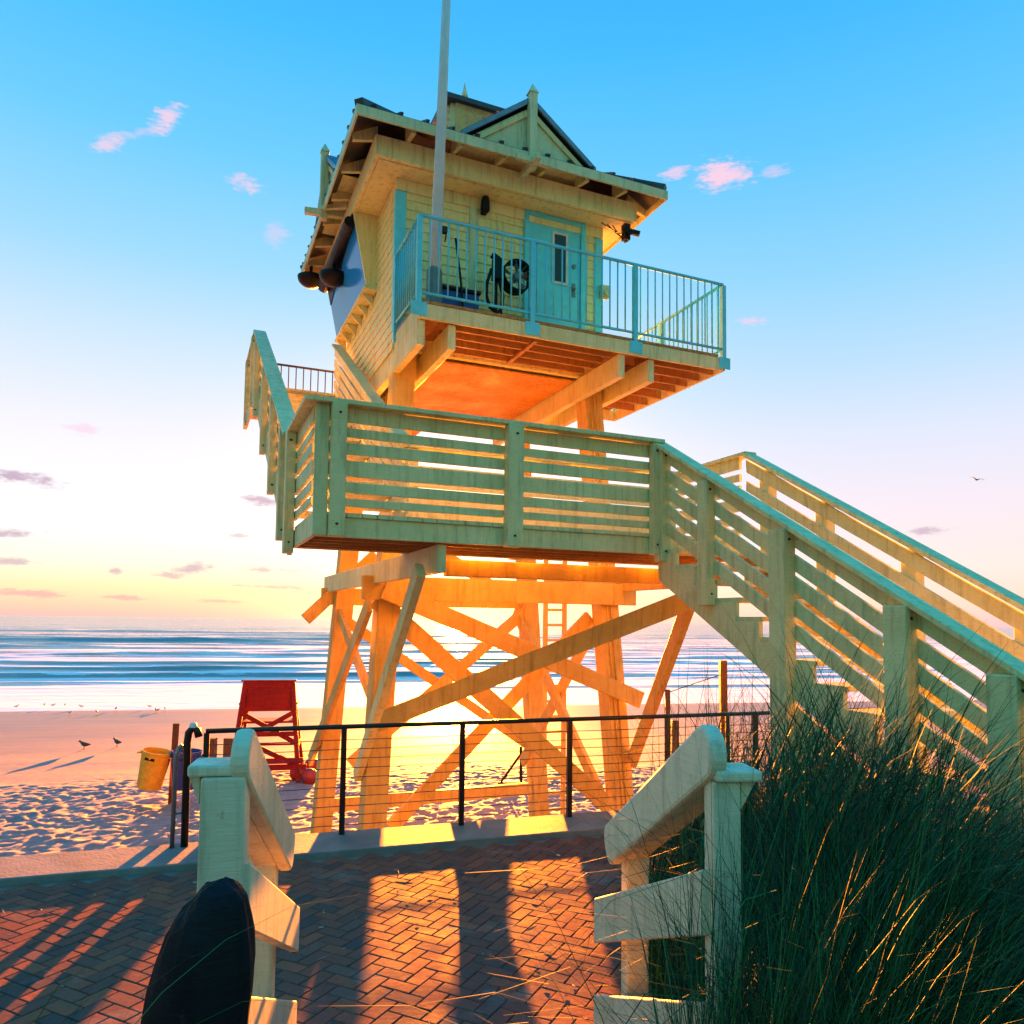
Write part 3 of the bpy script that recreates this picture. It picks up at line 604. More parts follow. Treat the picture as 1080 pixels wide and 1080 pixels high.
def dormer(front):
    """small gable with post finial; built on the front eave, turned onto the left eave"""
    def X_(a, o, z):                                      # a along the eave from the dormer's centre, o inwards from the eave edge
        return (1.69 + a, B0_ + o, z) if front else (E0 + o, 1.80 - a, z)
    bz, az, hw_ = 8.53, 9.22, 0.92
    m = MB(); m.prism([X_(-hw_, 0.06, bz), X_(hw_, 0.06, bz), X_(0, 0.06, az)], Vector(X_(0, 0.5, 0)) - Vector(X_(0, 0, 0)))
    g = m.build('gable', M_trim, rf)
    m = MB()
    for s in (-1, 1):
        p0 = Vector(X_(s * (hw_ + 0.10), 0.0, bz + 0.0)); p1 = Vector(X_(0, 0.0, az + 0.075)); inn = Vector(X_(0, 1.5, 0)) - Vector(X_(0, 0, 0))
        m.prism([p0, p1, p1 + Vector((0, 0, 0.05)), p0 + Vector((0, 0, 0.05))], inn)
    m.build('gable_roof', M_roof, g)
    m = MB()
    for s in (-1, 1):
        p0 = Vector(X_(s * (hw_ + 0.10), -0.012, bz + 0.02)); p1 = Vector(X_(0, -0.012, az + 0.095)); inn = Vector(X_(0, 0.03, 0)) - Vector(X_(0, 0, 0))
        m.prism([p0 - Vector((0, 0, 0.055)), p1 - Vector((0, 0, 0.055)), p1 + Vector((0, 0, 0.02)), p0 + Vector((0, 0, 0.02))], inn)
    m.build('barge_board', M_barge, g)
    m = MB()
    for s in (-1, 1):
        p0 = Vector(X_(s * 0.80, 0.03, bz + 0.02)); p1 = Vector(X_(s * 0.04, 0.03, az - 0.06)); inn = Vector(X_(0, 0.028, 0)) - Vector(X_(0, 0, 0))
        m.prism([p0 - Vector((0, 0, 0.05)), p1 - Vector((0, 0, 0.09)), p1, p0 + Vector((0, 0, 0.03))], inn)
    m.build('gable_trim', M_paint, g)
    c = Vector(X_(0, -0.02, 0)); m = MB(); h = 0.055
    m.box(c.x - h, c.x + h, c.y - h, c.y + h, 8.28, 9.36)
    m.add([(c.x - h - 0.015, c.y - h - 0.015, 9.361), (c.x + h + 0.015, c.y - h - 0.015, 9.361), (c.x + h + 0.015, c.y + h + 0.015, 9.361), (c.x - h - 0.015, c.y + h + 0.015, 9.361), (c.x, c.y, 9.52)], [(0, 1, 4), (1, 2, 4), (2, 3, 4), (3, 0, 4), (0, 3, 2, 1)])
    m.build('finial', M_trim, g, bev=0.003)
    m = MB()
    if front:
        m.bar(X_(-0.26, -0.09, 8.36), X_(0.26, -0.09, 8.36), 0.07, 0.08); m.bar(X_(0, -0.26, 8.34), X_(0, 0.32, 8.36), 0.08, 0.08)
    else:
        m.bar(X_(0, -0.30, 8.36), X_(0, 0.34, 8.42), 0.09, 0.09); m.bar(X_(0.02, -0.085, 8.44), X_(0.34, 0.30, 8.40), 0.06, 0.07)
    m.build('bracket', M_trim, g, bev=0.004)
dormer(True); dormer(False)
m = MB(); cc = (1.60, 1.78); hc = 0.40
m.box(cc[0] - hc, cc[0] + hc, cc[1] - hc, cc[1] + hc, 9.55, 10.50)
cu = m.build('cupola', M_trim, rf)
m = MB()
for k in range(6):
    z = 9.88 + k * 0.115
    m.bar((cc[0] - 0.33, cc[1] - hc - 0.012, z), (cc[0] + 0.33, cc[1] - hc - 0.012, z), 0.02, 0.09, up=(0, -0.5, 1)); m.bar((cc[0] - hc - 0.012, cc[1] - 0.33, z), (cc[0] - hc - 0.012, cc[1] + 0.33, z), 0.02, 0.09, up=(-0.5, 0, 1))
m.build('louvre', M_paint, cu)
m = MB(); hr = 0.52
m.add([(cc[0] - hr, cc[1] - hr, 10.48), (cc[0] + hr, cc[1] - hr, 10.48), (cc[0] + hr, cc[1] + hr, 10.48), (cc[0] - hr, cc[1] + hr, 10.48), (cc[0] - hr, cc[1] - hr, 10.56), (cc[0] + hr, cc[1] - hr, 10.56), (cc[0] + hr, cc[1] + hr, 10.56), (cc[0] - hr, cc[1] + hr, 10.56), (cc[0], cc[1], 10.80)],
      [(3, 2, 1, 0), (0, 1, 5, 4), (1, 2, 6, 5), (2, 3, 7, 6), (3, 0, 4, 7), (4, 5, 8), (5, 6, 8), (6, 7, 8), (7, 4, 8)])
m.build('cupola_roof', M_roof, cu)
m = MB(); m.lathe([(0.0, 10.72), (0.07, 10.74), (0.07, 10.86), (0.05, 10.88), (0.045, 10.93), (0.06, 10.95), (0.03, 11.05), (0.0, 11.22)], (cc[0] - 0.03, cc[1], 0), 10)
m.build('finial', M_trim, cu)
# balcony railing in teal metal
rail = MB(); RZ = 7.03
rail.tube([(0.0, -1.16, RZ), (BL - 0.02, -1.16, RZ)], 0.023, 8); rail.tube([(0.0, -1.16, RZ), (0.0, -0.04, RZ)], 0.023, 8); rail.tube([(BL - 0.02, -1.16, RZ), (BL - 0.02, 1.88, RZ)], 0.023, 8); rail.tube([(3.26, 1.88, RZ), (BL - 0.02, 1.88, RZ)], 0.023, 8)
RB = 6.06
rail.tube([(0.0, -1.16, RB), (BL - 0.02, -1.16, RB)], 0.02, 8); rail.tube([(0.0, -1.16, RB), (0.0, -0.04, RB)], 0.02, 8); rail.tube([(BL - 0.02, -1.16, RB), (BL - 0.02, 1.88, RB)], 0.02, 8)
rl = rail.build('balcony_railing', M_tealrail, TW_, smooth=True)
for x, y in ((0.0, -1.165), (1.52, -1.165), (3.09, -1.165), (BL - 0.02, -1.165), (0.0, -0.06), (BL - 0.02, 0.4), (BL - 0.02, 1.88)):
    m = MB(); m.box(x - 0.032, x + 0.032, y - 0.032, y + 0.032, 5.80, RZ - 0.02)
    if y < -1: m.box(x - 0.10, x + 0.10, y - 0.034, y - 0.022, 5.76, 5.93)
    m.build('post', M_tealrail, rl, bev=0.004)
bal = MB().tube([(0, 0, RB), (0, 0, RZ)], 0.0105, 6).build('baluster', M_tealrail, rl, smooth=True); first = True
spots = [(x, -1.16) for x in np.arange(0.13, BL - 0.05, 0.122) if min(abs(x - p) for p in (1.52, 3.09)) > 0.05] + [(0.0, y) for y in np.arange(-1.05, -0.1, 0.105)] + [(BL - 0.02, y) for y in np.arange(-1.04, 1.85, 0.122)]
for x, y in spots:
    if first: o = bal; first = False
    else: o = bal.copy(); COL.objects.link(o); o.parent = rl
    o.location = (x, y, 0)
# the two black sound horns under the far eave corner
for ax, ab, az_, nm in ((-0.62, 3.70, 8.18, 0), (-0.43, 2.45, 7.73, 1)):
    m = MB(); N = 18; prof = []
    for k in range(7):
        ph = k / 6 * math.pi / 2; prof.append((0.235 * math.cos(ph), -0.19 * math.sin(ph)))
    m.lathe([(0.0, -0.02), (0.20, -0.01)] + prof, (ax, ab, az_), N); m.bar((ax, ab, az_ - 0.02), (ax, ab, 8.40 if nm == 0 else 8.13), 0.05, 0.05)
    m.build('horn', M_black, TW_, smooth=True)
m = MB(); m.box(3.42, 3.52, -0.36, -0.26, 7.86, 8.10); m.bar((3.40, -0.34, 8.0), (3.62, -0.46, 7.92), 0.05, 0.07)
for k in range(3):
    m.tube([(3.1 + 0.1 * k, -0.2, 8.11), (3.25 + 0.08 * k, -0.3, 7.98 - 0.05 * k), (3.45, -0.31, 7.93 - 0.06 * k), (3.55, -0.36, 8.03)], 0.008, 5)
m.build('cable_bracket', M_black, TW_)

# ------------------------------------------------------------------ access stair with landing
ST = thing('access_staircase', 'cream painted timber staircase with slatted rails, climbing past a landing to the tower hut', 'staircase', LC, TRZ)
FLZ, CAPZ, LEN, DEP, SW = 3.03, 4.053, 3.684, 1.352, 1.216
SL = [(0.0, 0.135), (0.190, 0.085), (0.325, 0.11), (0.485, 0.15), (0.685, 0.10), (0.835, 0.075)]
def panel(p, q, n, slats=SL, name='rail_panel', t=0.036):
    m = MB(); p, q = Vector(p), Vector(q)
    for off, h in slats:
        e = Vector((0, 0, -0.045 - off + random.uniform(-0.006, 0.006))); m.slat(p + e, q + e + Vector((0, 0, random.uniform(-0.008, 0.008))), t, h, n)
    return m.build(name, M_paint, ST, bev=0.005)
def cap(p, q, w=0.17, name='handrail'):
    p, q = Vector(p), Vector(q); d = (q - p); 
    m = MB(); m.bar(p - Vector((0, 0, 0.02)), q - Vector((0, 0, 0.02)), w, 0.042); return m.build(name, M_paint, ST, bev=0.006)
def post(x, y, z0, z1, w=0.145, d=0.145):
    p = MB().box(x - w / 2, x + w / 2, y - d / 2, y + d / 2, z0, z1).build('post', M_paint, ST, bev=0.008)
    for zb in (z1 - 0.09, z0 + 0.11):
        if zb > 0.5: MB().tube([(x + random.uniform(-0.02, 0.02), y - d / 2 + 0.004, zb), (x, y - d / 2 - 0.010, zb)], 0.011, 8).build('bolt', M_steel, p)
    return p
# landing
m = MB()
for k in range(34):
    x0 = 0.02 + k * 0.143; m.box(x0, x0 + 0.136, -0.02, DEP, FLZ - 0.04, FLZ)
m.build('landing_deck', M_paint, ST)
m = MB(); m.box(0, LEN - 0.01, 0.0, 0.04, 2.805, FLZ - 0.042); m.box(0, 0.04, 0.042, DEP, 2.805, FLZ - 0.042); m.box(LEN + SW, LEN + SW + 0.04, 0.042, DEP, 2.805, FLZ - 0.042); m.box(0.042, LEN + SW, DEP - 0.04, DEP, 2.805, FLZ - 0.042); m.box(LEN - 0.01, LEN + SW + 0.04, 0.0, 0.04, 2.86, FLZ - 0.042)
m.build('rim_board', M_paint, ST, bev=0.006)
m = MB()
for b in (0.30, 0.58, 0.86, 1.12): m.box(0.045, LEN + SW - 0.02, b - 0.02, b + 0.02, 2.80, FLZ - 0.045)
m.build('joists', M_joist, ST)
cap((-0.03, -0.02, CAPZ), (LEN + 0.02, -0.02, CAPZ)); cap((-0.02, -0.10, CAPZ - 0.003), (-0.02, DEP + 0.05, CAPZ - 0.003)); cap((1.25, DEP + 0.02, CAPZ), (LEN + SW + 0.05, DEP + 0.02, CAPZ)); cap((LEN + SW + 0.02, -0.05, CAPZ - 0.003), (LEN + SW + 0.02, DEP, CAPZ - 0.003))
panel((0.10, 0.025, CAPZ), (LEN, 0.025, CAPZ), (0, 1, 0)); panel((0.015, 0.10, CAPZ), (0.015, DEP, CAPZ), (1, 0, 0)); panel((1.25, DEP, CAPZ), (LEN + SW, DEP, CAPZ), (0, 1, 0)); panel((LEN + SW, 0.1, CAPZ), (LEN + SW, DEP, CAPZ), (1, 0, 0))
MB().box(0.0, 0.125, -0.035, 0.006, 2.81, CAPZ - 0.043).build('corner_board', M_paint, ST, bev=0.006)
post(0.20, -0.07, 2.80, CAPZ - 0.043, 0.135, 0.12); post(1.935, -0.065, 2.79, CAPZ - 0.043, 0.165, 0.125); post(3.605, -0.05, 2.79, CAPZ - 0.043, 0.095, 0.09)
post(-0.06, DEP - 0.12, 2.74, CAPZ - 0.043, 0.10, 0.14)
for x in (1.3, 2.6, LEN + SW - 0.08): post(x, DEP + 0.06, 2.8, CAPZ - 0.043, 0.13, 0.12)
# lower flight: runs from the landing's front edge towards the dune (local -y)
G = 0.578; RUN, RISE = 0.3115, 0.18
def flight(x0, x1, ystart, sgn, ztop, n, name='tread'):
    """treads stepping away from ystart along sgn*y, down if sgn<0, up if >0"""
    tr = None
    for k in range(n):
        y = ystart + sgn * (k + 0.5) * RUN; z = ztop + (-(k + 1) * RISE if sgn < 0 else (k + 1) * RISE)
        if tr is None: tr = MB().box(x0, x1, -RUN / 2 - 0.025, RUN / 2 + 0.012, -0.042, 0).build(name, M_paint, ST, bev=0.005); o = tr
        else: o = tr.copy(); COL.objects.link(o); o.parent = ST
        o.location = (0, y, z)
def stringer(x0, x1, ystart, sgn, ztop, n, depth=0.30):
    poly = []; y, z = ystart, ztop - (0.042 if sgn < 0 else 0.042)
    if sgn < 0:
        poly.append((x0, y, z))
        for k in range(n):
            poly.append((x0, y, z - RISE)); y -= RUN; z -= RISE; poly.append((x0, y, z))
        poly.append((x0, y, z - depth)); poly.append((x0, ystart, ztop - RISE - depth + 0.02))
    else:
        poly.append((x0, y, z))
        for k in range(n):
            poly.append((x0, y, z + RISE)); y += RUN; z += RISE; poly.append((x0, y, z))
        poly.append((x0, y, z - depth)); poly.append((x0, ystart, ztop - depth))
    return MB().prism(poly, (x1 - x0, 0, 0)).build('stringer', M_paint, ST, bev=0.004)
NL = 16
flight(LEN + 0.02, LEN + SW - 0.02, 0.0, -1, FLZ, NL - 1)
stringer(LEN + 0.0, LEN + 0.05, 0.0, -1, FLZ, NL - 1, 0.34); stringer(LEN + SW - 0.05, LEN + SW, 0.0, -1, FLZ, NL - 1, 0.34)
yE = -4.75
zk = lambda y: FLZ - RISE - 0.33 + G * y
MB().prism([(LEN + 0.012, -1.98, zk(-1.98) + 0.02), (LEN + 0.012, yE, zk(yE) + 0.02), (LEN + 0.012, yE, -0.2), (LEN + 0.012, -1.98, -0.2)], (0.022, 0, 0)).build('skirt_board', M_paint, ST, bev=0.004)
cap((LEN, 0.0, CAPZ), (LEN, yE, CAPZ + G * yE), 0.175); cap((LEN + SW, 0.0, CAPZ), (LEN + SW, yE, CAPZ + G * yE), 0.175)
SL2 = [(0.0, 0.155), (0.215, 0.14), (0.405, 0.14), (0.595, 0.14), (0.785, 0.14)]
panel((LEN + 0.025, -0.02, CAPZ), (LEN + 0.025, yE, CAPZ + G * yE), (1, 0, 0), SL2)
panel((LEN + SW - 0.01, -0.02, CAPZ), (LEN + SW - 0.01, yE, CAPZ + G * yE), (1, 0, 0), [(0.05, 0.15), (0.30, 0.12), (0.55, 0.12), (0.80, 0.12)])
post(LEN + 0.0, -0.08, 2.72, CAPZ - 0.10, 0.12, 0.145)
for k, y in enumerate((-0.88, -1.90, -3.05, -3.80, -4.6)):
    post(LEN - 0.045, y, 2.24 if k == 0 else -0.1, CAPZ + G * y - 0.085, 0.105 + 0.02 * (k > 0), 0.15 if k == 0 else 0.19)
for k, y in enumerate((-0.28, -1.10, -2.10, -3.10, -4.1)):
    post(LEN + SW + 0.06, y, (2.3 if k < 2 else -0.1), CAPZ + G * y - 0.085, 0.12, 0.15)
# upper flight: from the landing's left end up along the hut wall
NU = 16
flight(0.02, SW - 0.02, DEP, 1, FLZ, NU)
stringer(-0.05, 0.0, DEP, 1, FLZ, NU, 0.30); stringer(SW, SW + 0.05, DEP, 1, FLZ, NU, 0.30)
yT = DEP + NU * RUN; zT = FLZ + NU * RISE
cap((-0.03, DEP + 0.02, CAPZ - 0.01), (-0.03, yT, CAPZ + NU * RISE), 0.20); cap((SW + 0.03, DEP + 0.02, CAPZ), (SW + 0.03, yT - 0.15, CAPZ + (NU - 0.5) * RISE), 0.18)
panel((-0.01, DEP + 0.02, CAPZ), (-0.01, yT, CAPZ + NU * RISE), (1, 0, 0), SL2); panel((SW + 0.01, DEP + 0.02, CAPZ), (SW + 0.01, yT - 0.15, CAPZ + (NU - 0.5) * RISE), (1, 0, 0), SL2)
for y in (1.75, 2.95, 4.3, 5.9): post(-0.085, y, CAPZ + G * (y - DEP) - 1.36, CAPZ + G * (y - DEP) - 0.09, 0.085, 0.14)
for y in (1.75, 3.3, 4.9): post(SW + 0.09, y, CAPZ + G * (y - DEP) - 1.32, CAPZ + G * (y - DEP) - 0.09, 0.085, 0.14)
# upper deck behind the flight
m = MB()
for k in range(12): m.box(-0.06, 3.2, yT + k * 0.145, yT + k * 0.145 + 0.138, zT - 0.04, zT)
m.build('upper_deck', M_joist, ST)
m = MB(); m.box(-0.06, 3.2, yT - 0.04, yT - 0.002, zT - 0.26, zT - 0.042); m.box(-0.10, -0.062, yT - 0.04, yT + 1.74, zT - 0.26, zT - 0.042); m.build('rim_board', M_paint, ST)
m = MB(); m.box(-0.058, 3.19, yT, yT + 1.74, zT - 0.075, zT - 0.045); m.build('deck_soffit', M_ply_warmlit, ST)
cap((-0.04, yT - 0.02, zT + 1.02), (-0.04, yT + 1.75, zT + 1.02), 0.17); panel((-0.02, yT, zT + 1.02), (-0.02, yT + 1.74, zT + 1.02), (1, 0, 0))
post(-0.10, yT + 0.25, zT - 0.30, zT + 0.98, 0.08, 0.14); post(-0.10, yT + 1.6, zT - 0.30, zT + 0.98, 0.08, 0.14)
m = MB(); yr = yT + 1.72
m.tube([(0.0, yr, zT + 1.05), (3.2, yr, zT + 1.05)], 0.022, 8); m.tube([(0.0, yr, zT + 0.1), (3.2, yr, zT + 0.1)], 0.018, 8)
ur = m.build('upper_deck_railing', M_steel, ST)
b0 = None
for k in range(22):
    if b0 is None: b0 = o = MB().tube([(0, 0, zT + 0.1), (0, 0, zT + 1.05)], 0.011, 6).build('baluster', M_steel, ur)
    else: o = b0.copy(); COL.objects.link(o); o.parent = ur
    o.location = (0.1 + k * 0.14, yr, 0)
# ------------------------------------------------------------------ things on the balcony
def tw(a, b, z): return P0 + TU * a + TW * b + Vector((0, 0, z))
fp = thing('flagpole', 'tall pale tapering flagpole standing behind the teal balcony rail', 'flagpole', tw(0.255, -0.95, 5.962), TRZ)
m = MB(); m.tube([(0, 0, 0.0), (0.10 * 1.0, 0.0, 4.2), (0.215, 0.0, 9.0)], 0.078, 14, r2=0.032); m.build('pole', M_pole, fp, smooth=True)
m = MB(); m.lathe([(0.0, 0.0), (0.14, 0.0), (0.14, 0.03), (0.105, 0.035), (0.10, 0.5), (0.085, 0.52), (0.06, 0.521)], (0.004, 0, 0), 16); m.build('base_sleeve', M_grey, fp, smooth=False)
m = MB(); m.box(0.10, 0.16, -0.03, 0.03, 1.02, 1.10); m.tube([(0.105, 0, 1.1), (0.15, -0.02, 1.02), (0.13, -0.02, 0.9)], 0.01, 6); m.build('cleat', M_steel, fp)
wl = thing('wall_lamp', 'small black wall lamp on yellow siding left of the teal door', 'wall lamp', tw(1.25, -0.05, 7.93), TRZ)
MB().box(-0.04, 0.04, -0.02, 0.012, -0.05, 0.08).build('mounting_plate', M_black, wl)
m = MB(); m.lathe([(0.0, 0.17), (0.05, 0.165), (0.062, 0.10), (0.066, -0.02), (0.045, -0.05), (0.0, -0.05)], (0, -0.075, 0), 14); m.build('lamp_shade', M_black, wl, smooth=True)
fn = thing('drum_fan', 'black round fan on a stand left of the teal door', 'fan', tw(1.62, -0.40, 5.962), TRZ)
m = MB(); ring = [(0.215 * math.cos(t), 0.0, 0.92 + 0.215 * math.sin(t)) for t in np.linspace(0, 2 * math.pi, 33)]
for yy_ in (-0.09, 0.0, 0.09): m.tube([(x, yy_, z) for x, _, z in ring], 0.013, 6)
m.add([(x, -0.085, z) for x, _, z in ring[:-1]] + [(x, 0.085, z) for x, _, z in ring[:-1]], [(i, (i + 1) % 32, 32 + (i + 1) % 32, 32 + i) for i in range(32)])
m.build('drum', M_black, fn, smooth=True)
m = MB()
for k in range(5):
    t = k / 5 * 2 * math.pi + 0.3; m.add([(0.03 * math.cos(t), 0.0, 0.92 + 0.03 * math.sin(t)), (0.18 * math.cos(t - 0.35), 0.03, 0.92 + 0.18 * math.sin(t - 0.35)), (0.19 * math.cos(t + 0.25), -0.03, 0.92 + 0.19 * math.sin(t + 0.25))], [(0, 1, 2)])
m.tube([(0, -0.07, 0.92), (0, 0.07, 0.92)], 0.06, 12); m.build('blade', M_grey, fn)
m = MB()
for k in range(14):
    t = k / 14 * 2 * math.pi; m.tube([(0.03 * math.cos(t), -0.10, 0.92 + 0.03 * math.sin(t)), (0.212 * math.cos(t), -0.09, 0.92 + 0.212 * math.sin(t))], 0.004, 4)
m.build('grille', M_grey, fn)
m = MB()
for s in (-1, 1): m.tube([(0.21 * s, 0, 0.92), (0.22 * s, 0.0, 0.1), (0.22 * s, -0.2, 0.015), (0.22 * s, 0.2, 0.015)], 0.016, 6)
m.build('stand', M_black, fn)
hs = thing('coiled_hose', 'black hose hanging in a loop beside the fan, left of it', 'hose', tw(1.30, -0.42, 5.962), TRZ)
m = MB(); m.tube([(0.02, 0.0, 1.0), (-0.06, 0, 0.95), (-0.12, 0, 0.75), (-0.13, -0.01, 0.55), (-0.08, -0.02, 0.40), (0.02, -0.02, 0.34), (0.10, 0, 0.42), (0.12, 0, 0.6), (0.06, 0, 0.8), (0.03, 0, 0.95)], 0.024, 8); m.build('hose', M_black, hs, smooth=True)
m = MB(); m.box(-0.03, 0.10, -0.05, 0.08, 0.82, 1.12); m.bar((-0.06, 0, 1.16), (0.06, 0, 1.10), 0.06, 0.08); m.box(0.0, 0.05, 0.02, 0.07, 0.0, 0.82); m.build('hose_reel', M_black, hs, bev=0.01)
bx = thing('storage_bin', 'low dark storage bin on the balcony floor behind the flagpole', 'bin', tw(0.75, -0.35, 5.962), TRZ)
MB().box(-0.28, 0.28, -0.18, 0.18, 0, 0.50).build('body', M_blue, bx, bev=0.02); MB().box(-0.30, 0.30, -0.20, 0.20, 0.502, 0.55).build('lid', M_black, bx, bev=0.012)
ps = MB().tube([(0, 0, 0), (-0.03, 0.05, 0.6), (-0.10, 0.10, 1.22)], 0.017, 8).build('leaning_stick', M_black, smooth=True)
ps.location = tw(0.78, -0.62, 5.962); ps.rotation_euler.z = TRZ; tag(ps, 'thin black stick leaning against yellow siding behind the flagpole', 'stick')

# ------------------------------------------------------------------ cable fence along the kerb
FE = thing('cable_fence', 'dark steel post and cable fence along the concrete kerb under the tower', 'fence', FA, FRZ)
for t in (-1.21, 0.0, 1.16, 2.318, 3.48, 4.62, 5.78): MB().box(t - 0.025, t + 0.025, -0.025, 0.025, 0.045, 1.03).build('post', M_steel, FE, bev=0.003)
MB().tube([(-1.22, 0, 1.045), (6.6, 0, 1.045)], 0.023, 10).build('top_rail', M_steel, FE, smooth=True)
cb = None
for k in range(10):
    z = 0.13 + k * 0.088
    pts = [(t, 0, z - 0.004 * math.sin((t + 1.2) / 1.16 * math.pi) ** 2) for t in np.linspace(-1.2, 6.6, 40)]
    MB().tube(pts, 0.0042, 5).build('cable', M_cable, FE)
GE = thing('grab_rail', 'dark bent grab rail with pale top at the left end of the cable fence', 'grab rail', tuple(FA + FD * -1.36), FRZ)
m = MB(); m.tube([(0, 0, 0.03), (-0.01, 0, 0.95), (0.0, -0.01, 1.04), (0.035, -0.02, 1.085), (0.07, -0.02, 1.06), (0.085, -0.02, 1.0)], 0.033, 10); m.build('upright', M_steel, GE, smooth=True)
m = MB(); m.tube([(-0.10, -0.02, 0.03), (-0.095, -0.02, 0.84), (-0.07, -0.02, 0.91), (-0.045, -0.02, 0.93)], 0.02, 8); m.tube([(-0.10, -0.02, 0.34), (-0.01, 0, 0.34)], 0.012, 6); m.build('loop', M_grey, GE, smooth=True)
m = MB(); m.lathe([(0.0, 1.13), (0.028, 1.122), (0.036, 1.095), (0.036, 1.085)], (0.036, -0.02, 0), 10); m.build('cap', M_white, GE, smooth=True)  # white cap over the top of the bend

# ------------------------------------------------------------------ beach posts
def bpost(x, y, zb, zt, w, label, m=M_brown, lean=0.0, extra=None):
    o = MB(); o.bar((0, 0, zb), (lean, 0, zt), w, w, up=(0, 1, 0)); 
    if extra: extra(o)
    r = o.build('wooden_post', m, bev=0.006); r.location = (x, y, 0); tag(r, label, 'post'); return r
bpost(2.70, 9.6, -2.1, 1.60, 0.085, 'tall brown post behind the right part of the cable fence', M_rust, -0.02)
bpost(2.02, 9.8, -2.1, 1.21, 0.06, 'shorter brown post beside the right stilt of the tower', M_rust, 0.0, lambda o: o.box(0.05, 0.14, -0.04, 0.04, -2.0, 0.82))
bpost(-3.24, 8.30, -2.0, 0.76, 0.10, 'left one of two brown posts under the fence rail by the red chair', M_rust)
bpost(-3.05, 8.32, -2.0, 0.76, 0.10, 'right one of two brown posts under the fence rail by the red chair', M_rust)
bpost(2.56, 9.0, -2.1, 1.0, 0.045, 'thin blue black post behind the right handrail stub', M_black)
wr = MB().tube([(2.02, 9.8, 1.17), (2.70, 9.6, 1.44)], 0.006, 5).build('wire', M_cable); tag(wr, 'thin wire strung between the two brown posts right of the tower', 'wire')
cp = thing('can_post', 'dark wooden post standing on the beach between two trash cans', 'post', (-7.0, 15.9, 0))
MB().bar((0, 0, -2.2), (0.05, 0, -0.14), 0.10, 0.10, up=(0, 1, 0)).build('post', M_brown, cp, bev=0.008)
MB().box(-0.22, 0.26, -0.03, 0.03, -0.78, -0.70).build('bracket', M_grey, cp)
def can(x, y, z, tilt, m_body, label):
    t = thing('trash_can', label, 'trash can', (x, y, z)); t.rotation_euler = (0, R(tilt), 0)
    b = MB(); b.lathe([(0.0, 0.0), (0.225, 0.0), (0.235, 0.02), (0.285, 0.66), (0.285, 0.70), (0.30, 0.71), (0.30, 0.76), (0.275, 0.76), (0.265, 0.70), (0.22, 0.06), (0.0, 0.05)], (0, 0, 0), 28); b.build('body', m_body, t, smooth=False)
    for s in (-1, 1):
        b = MB(); b.tube([(s * 0.29, -0.07, 0.68), (s * 0.36, -0.06, 0.66), (s * 0.36, 0.06, 0.66), (s * 0.29, 0.07, 0.68)], 0.022, 6); b.build('handle', m_body, t)
    b = MB(); b.add([(-0.10 + 0.2 * i, -0.297 + (0.016 if True else 0), 0.60 + 0.055 * j) for j in (0, 1) for i in (0, 1)], [(0, 1, 3, 2)]); b.build('worn_mark', M_black, t)
    return t
can(-7.32, 15.6, -1.40, 11, M_yellow, 'yellow trash can tilted on its beach post'); can(-6.66, 15.7, -1.42, 3, M_blue, 'blue trash can hung behind the grab rail')

# ------------------------------------------------------------------ red lifeguard chair (seen from behind)
RC = thing('lifeguard_chair', 'red wooden lifeguard chair with red wheels on the sand left of the tower', 'lifeguard chair', (-5.85, 18.5, -1.84), R(12)); RC.scale = (1.10, 1.0, 1.0)
def cbar(name, p, q, w, h, up=(0, 0, 1)): return MB().bar(p, q, w, h, up).build(name, M_red, RC, bev=0.006)
for s in (-1, 1):
    cbar('leg', (s * 0.70, -0.55, 0.05), (s * 0.50, -0.12, 2.36), 0.10, 0.09, (0, 1, 0)); cbar('leg', (s * 0.72, 0.75, 0.05), (s * 0.52, 0.55, 1.70), 0.10, 0.09, (0, 1, 0))
    cbar('armrest', (s * 0.55, -0.20, 1.86), (s * 0.55, 0.62, 1.80), 0.13, 0.05); cbar('side_rail', (s * 0.62, -0.42, 0.85), (s * 0.64, 0.66, 0.85), 0.05, 0.12); cbar('side_brace', (s * 0.66, -0.5, 0.4), (s * 0.56, 0.58, 1.6), 0.04, 0.10)
m = MB()
for k in range(5): m.bar((-0.53, -0.16 + 0.02 * k, 2.32 - k * 0.145), (0.53, -0.16 + 0.02 * k, 2.32 - k * 0.145), 0.03, 0.143, up=(0, 0.12, 1))
m.build('backrest', M_red, RC, bev=0.004)
MB().box(-0.58, 0.58, -0.20, -0.10, 2.385, 2.425).build('top_board', M_red, RC, bev=0.006)
MB().box(-0.54, 0.54, -0.10, 0.62, 1.38, 1.43).build('seat', M_red, RC, bev=0.006)
cbar('rung', (-0.60, -0.36, 1.16), (0.60, -0.36, 1.16), 0.05, 0.11); cbar('rung', (-0.66, -0.50, 0.55), (0.78, -0.50, 0.55), 0.06, 0.13); cbar('rung', (-0.70, -0.60, 0.42), (0.86, -0.60, 0.42), 0.06, 0.13)
cbar('cross_brace', (-0.57, -0.30, 1.68), (0.60, -0.40, 0.95), 0.035, 0.11); cbar('cross_brace', (0.57, -0.31, 1.68), (-0.60, -0.41, 0.95), 0.035, 0.11)
cbar('cross_brace', (-0.6, -0.42, 1.10), (0.70, -0.54, 0.42), 0.04, 0.12); cbar('footrest', (-0.6, 0.8, 0.75), (0.6, 0.8, 0.75), 0.25, 0.05)
wh = None
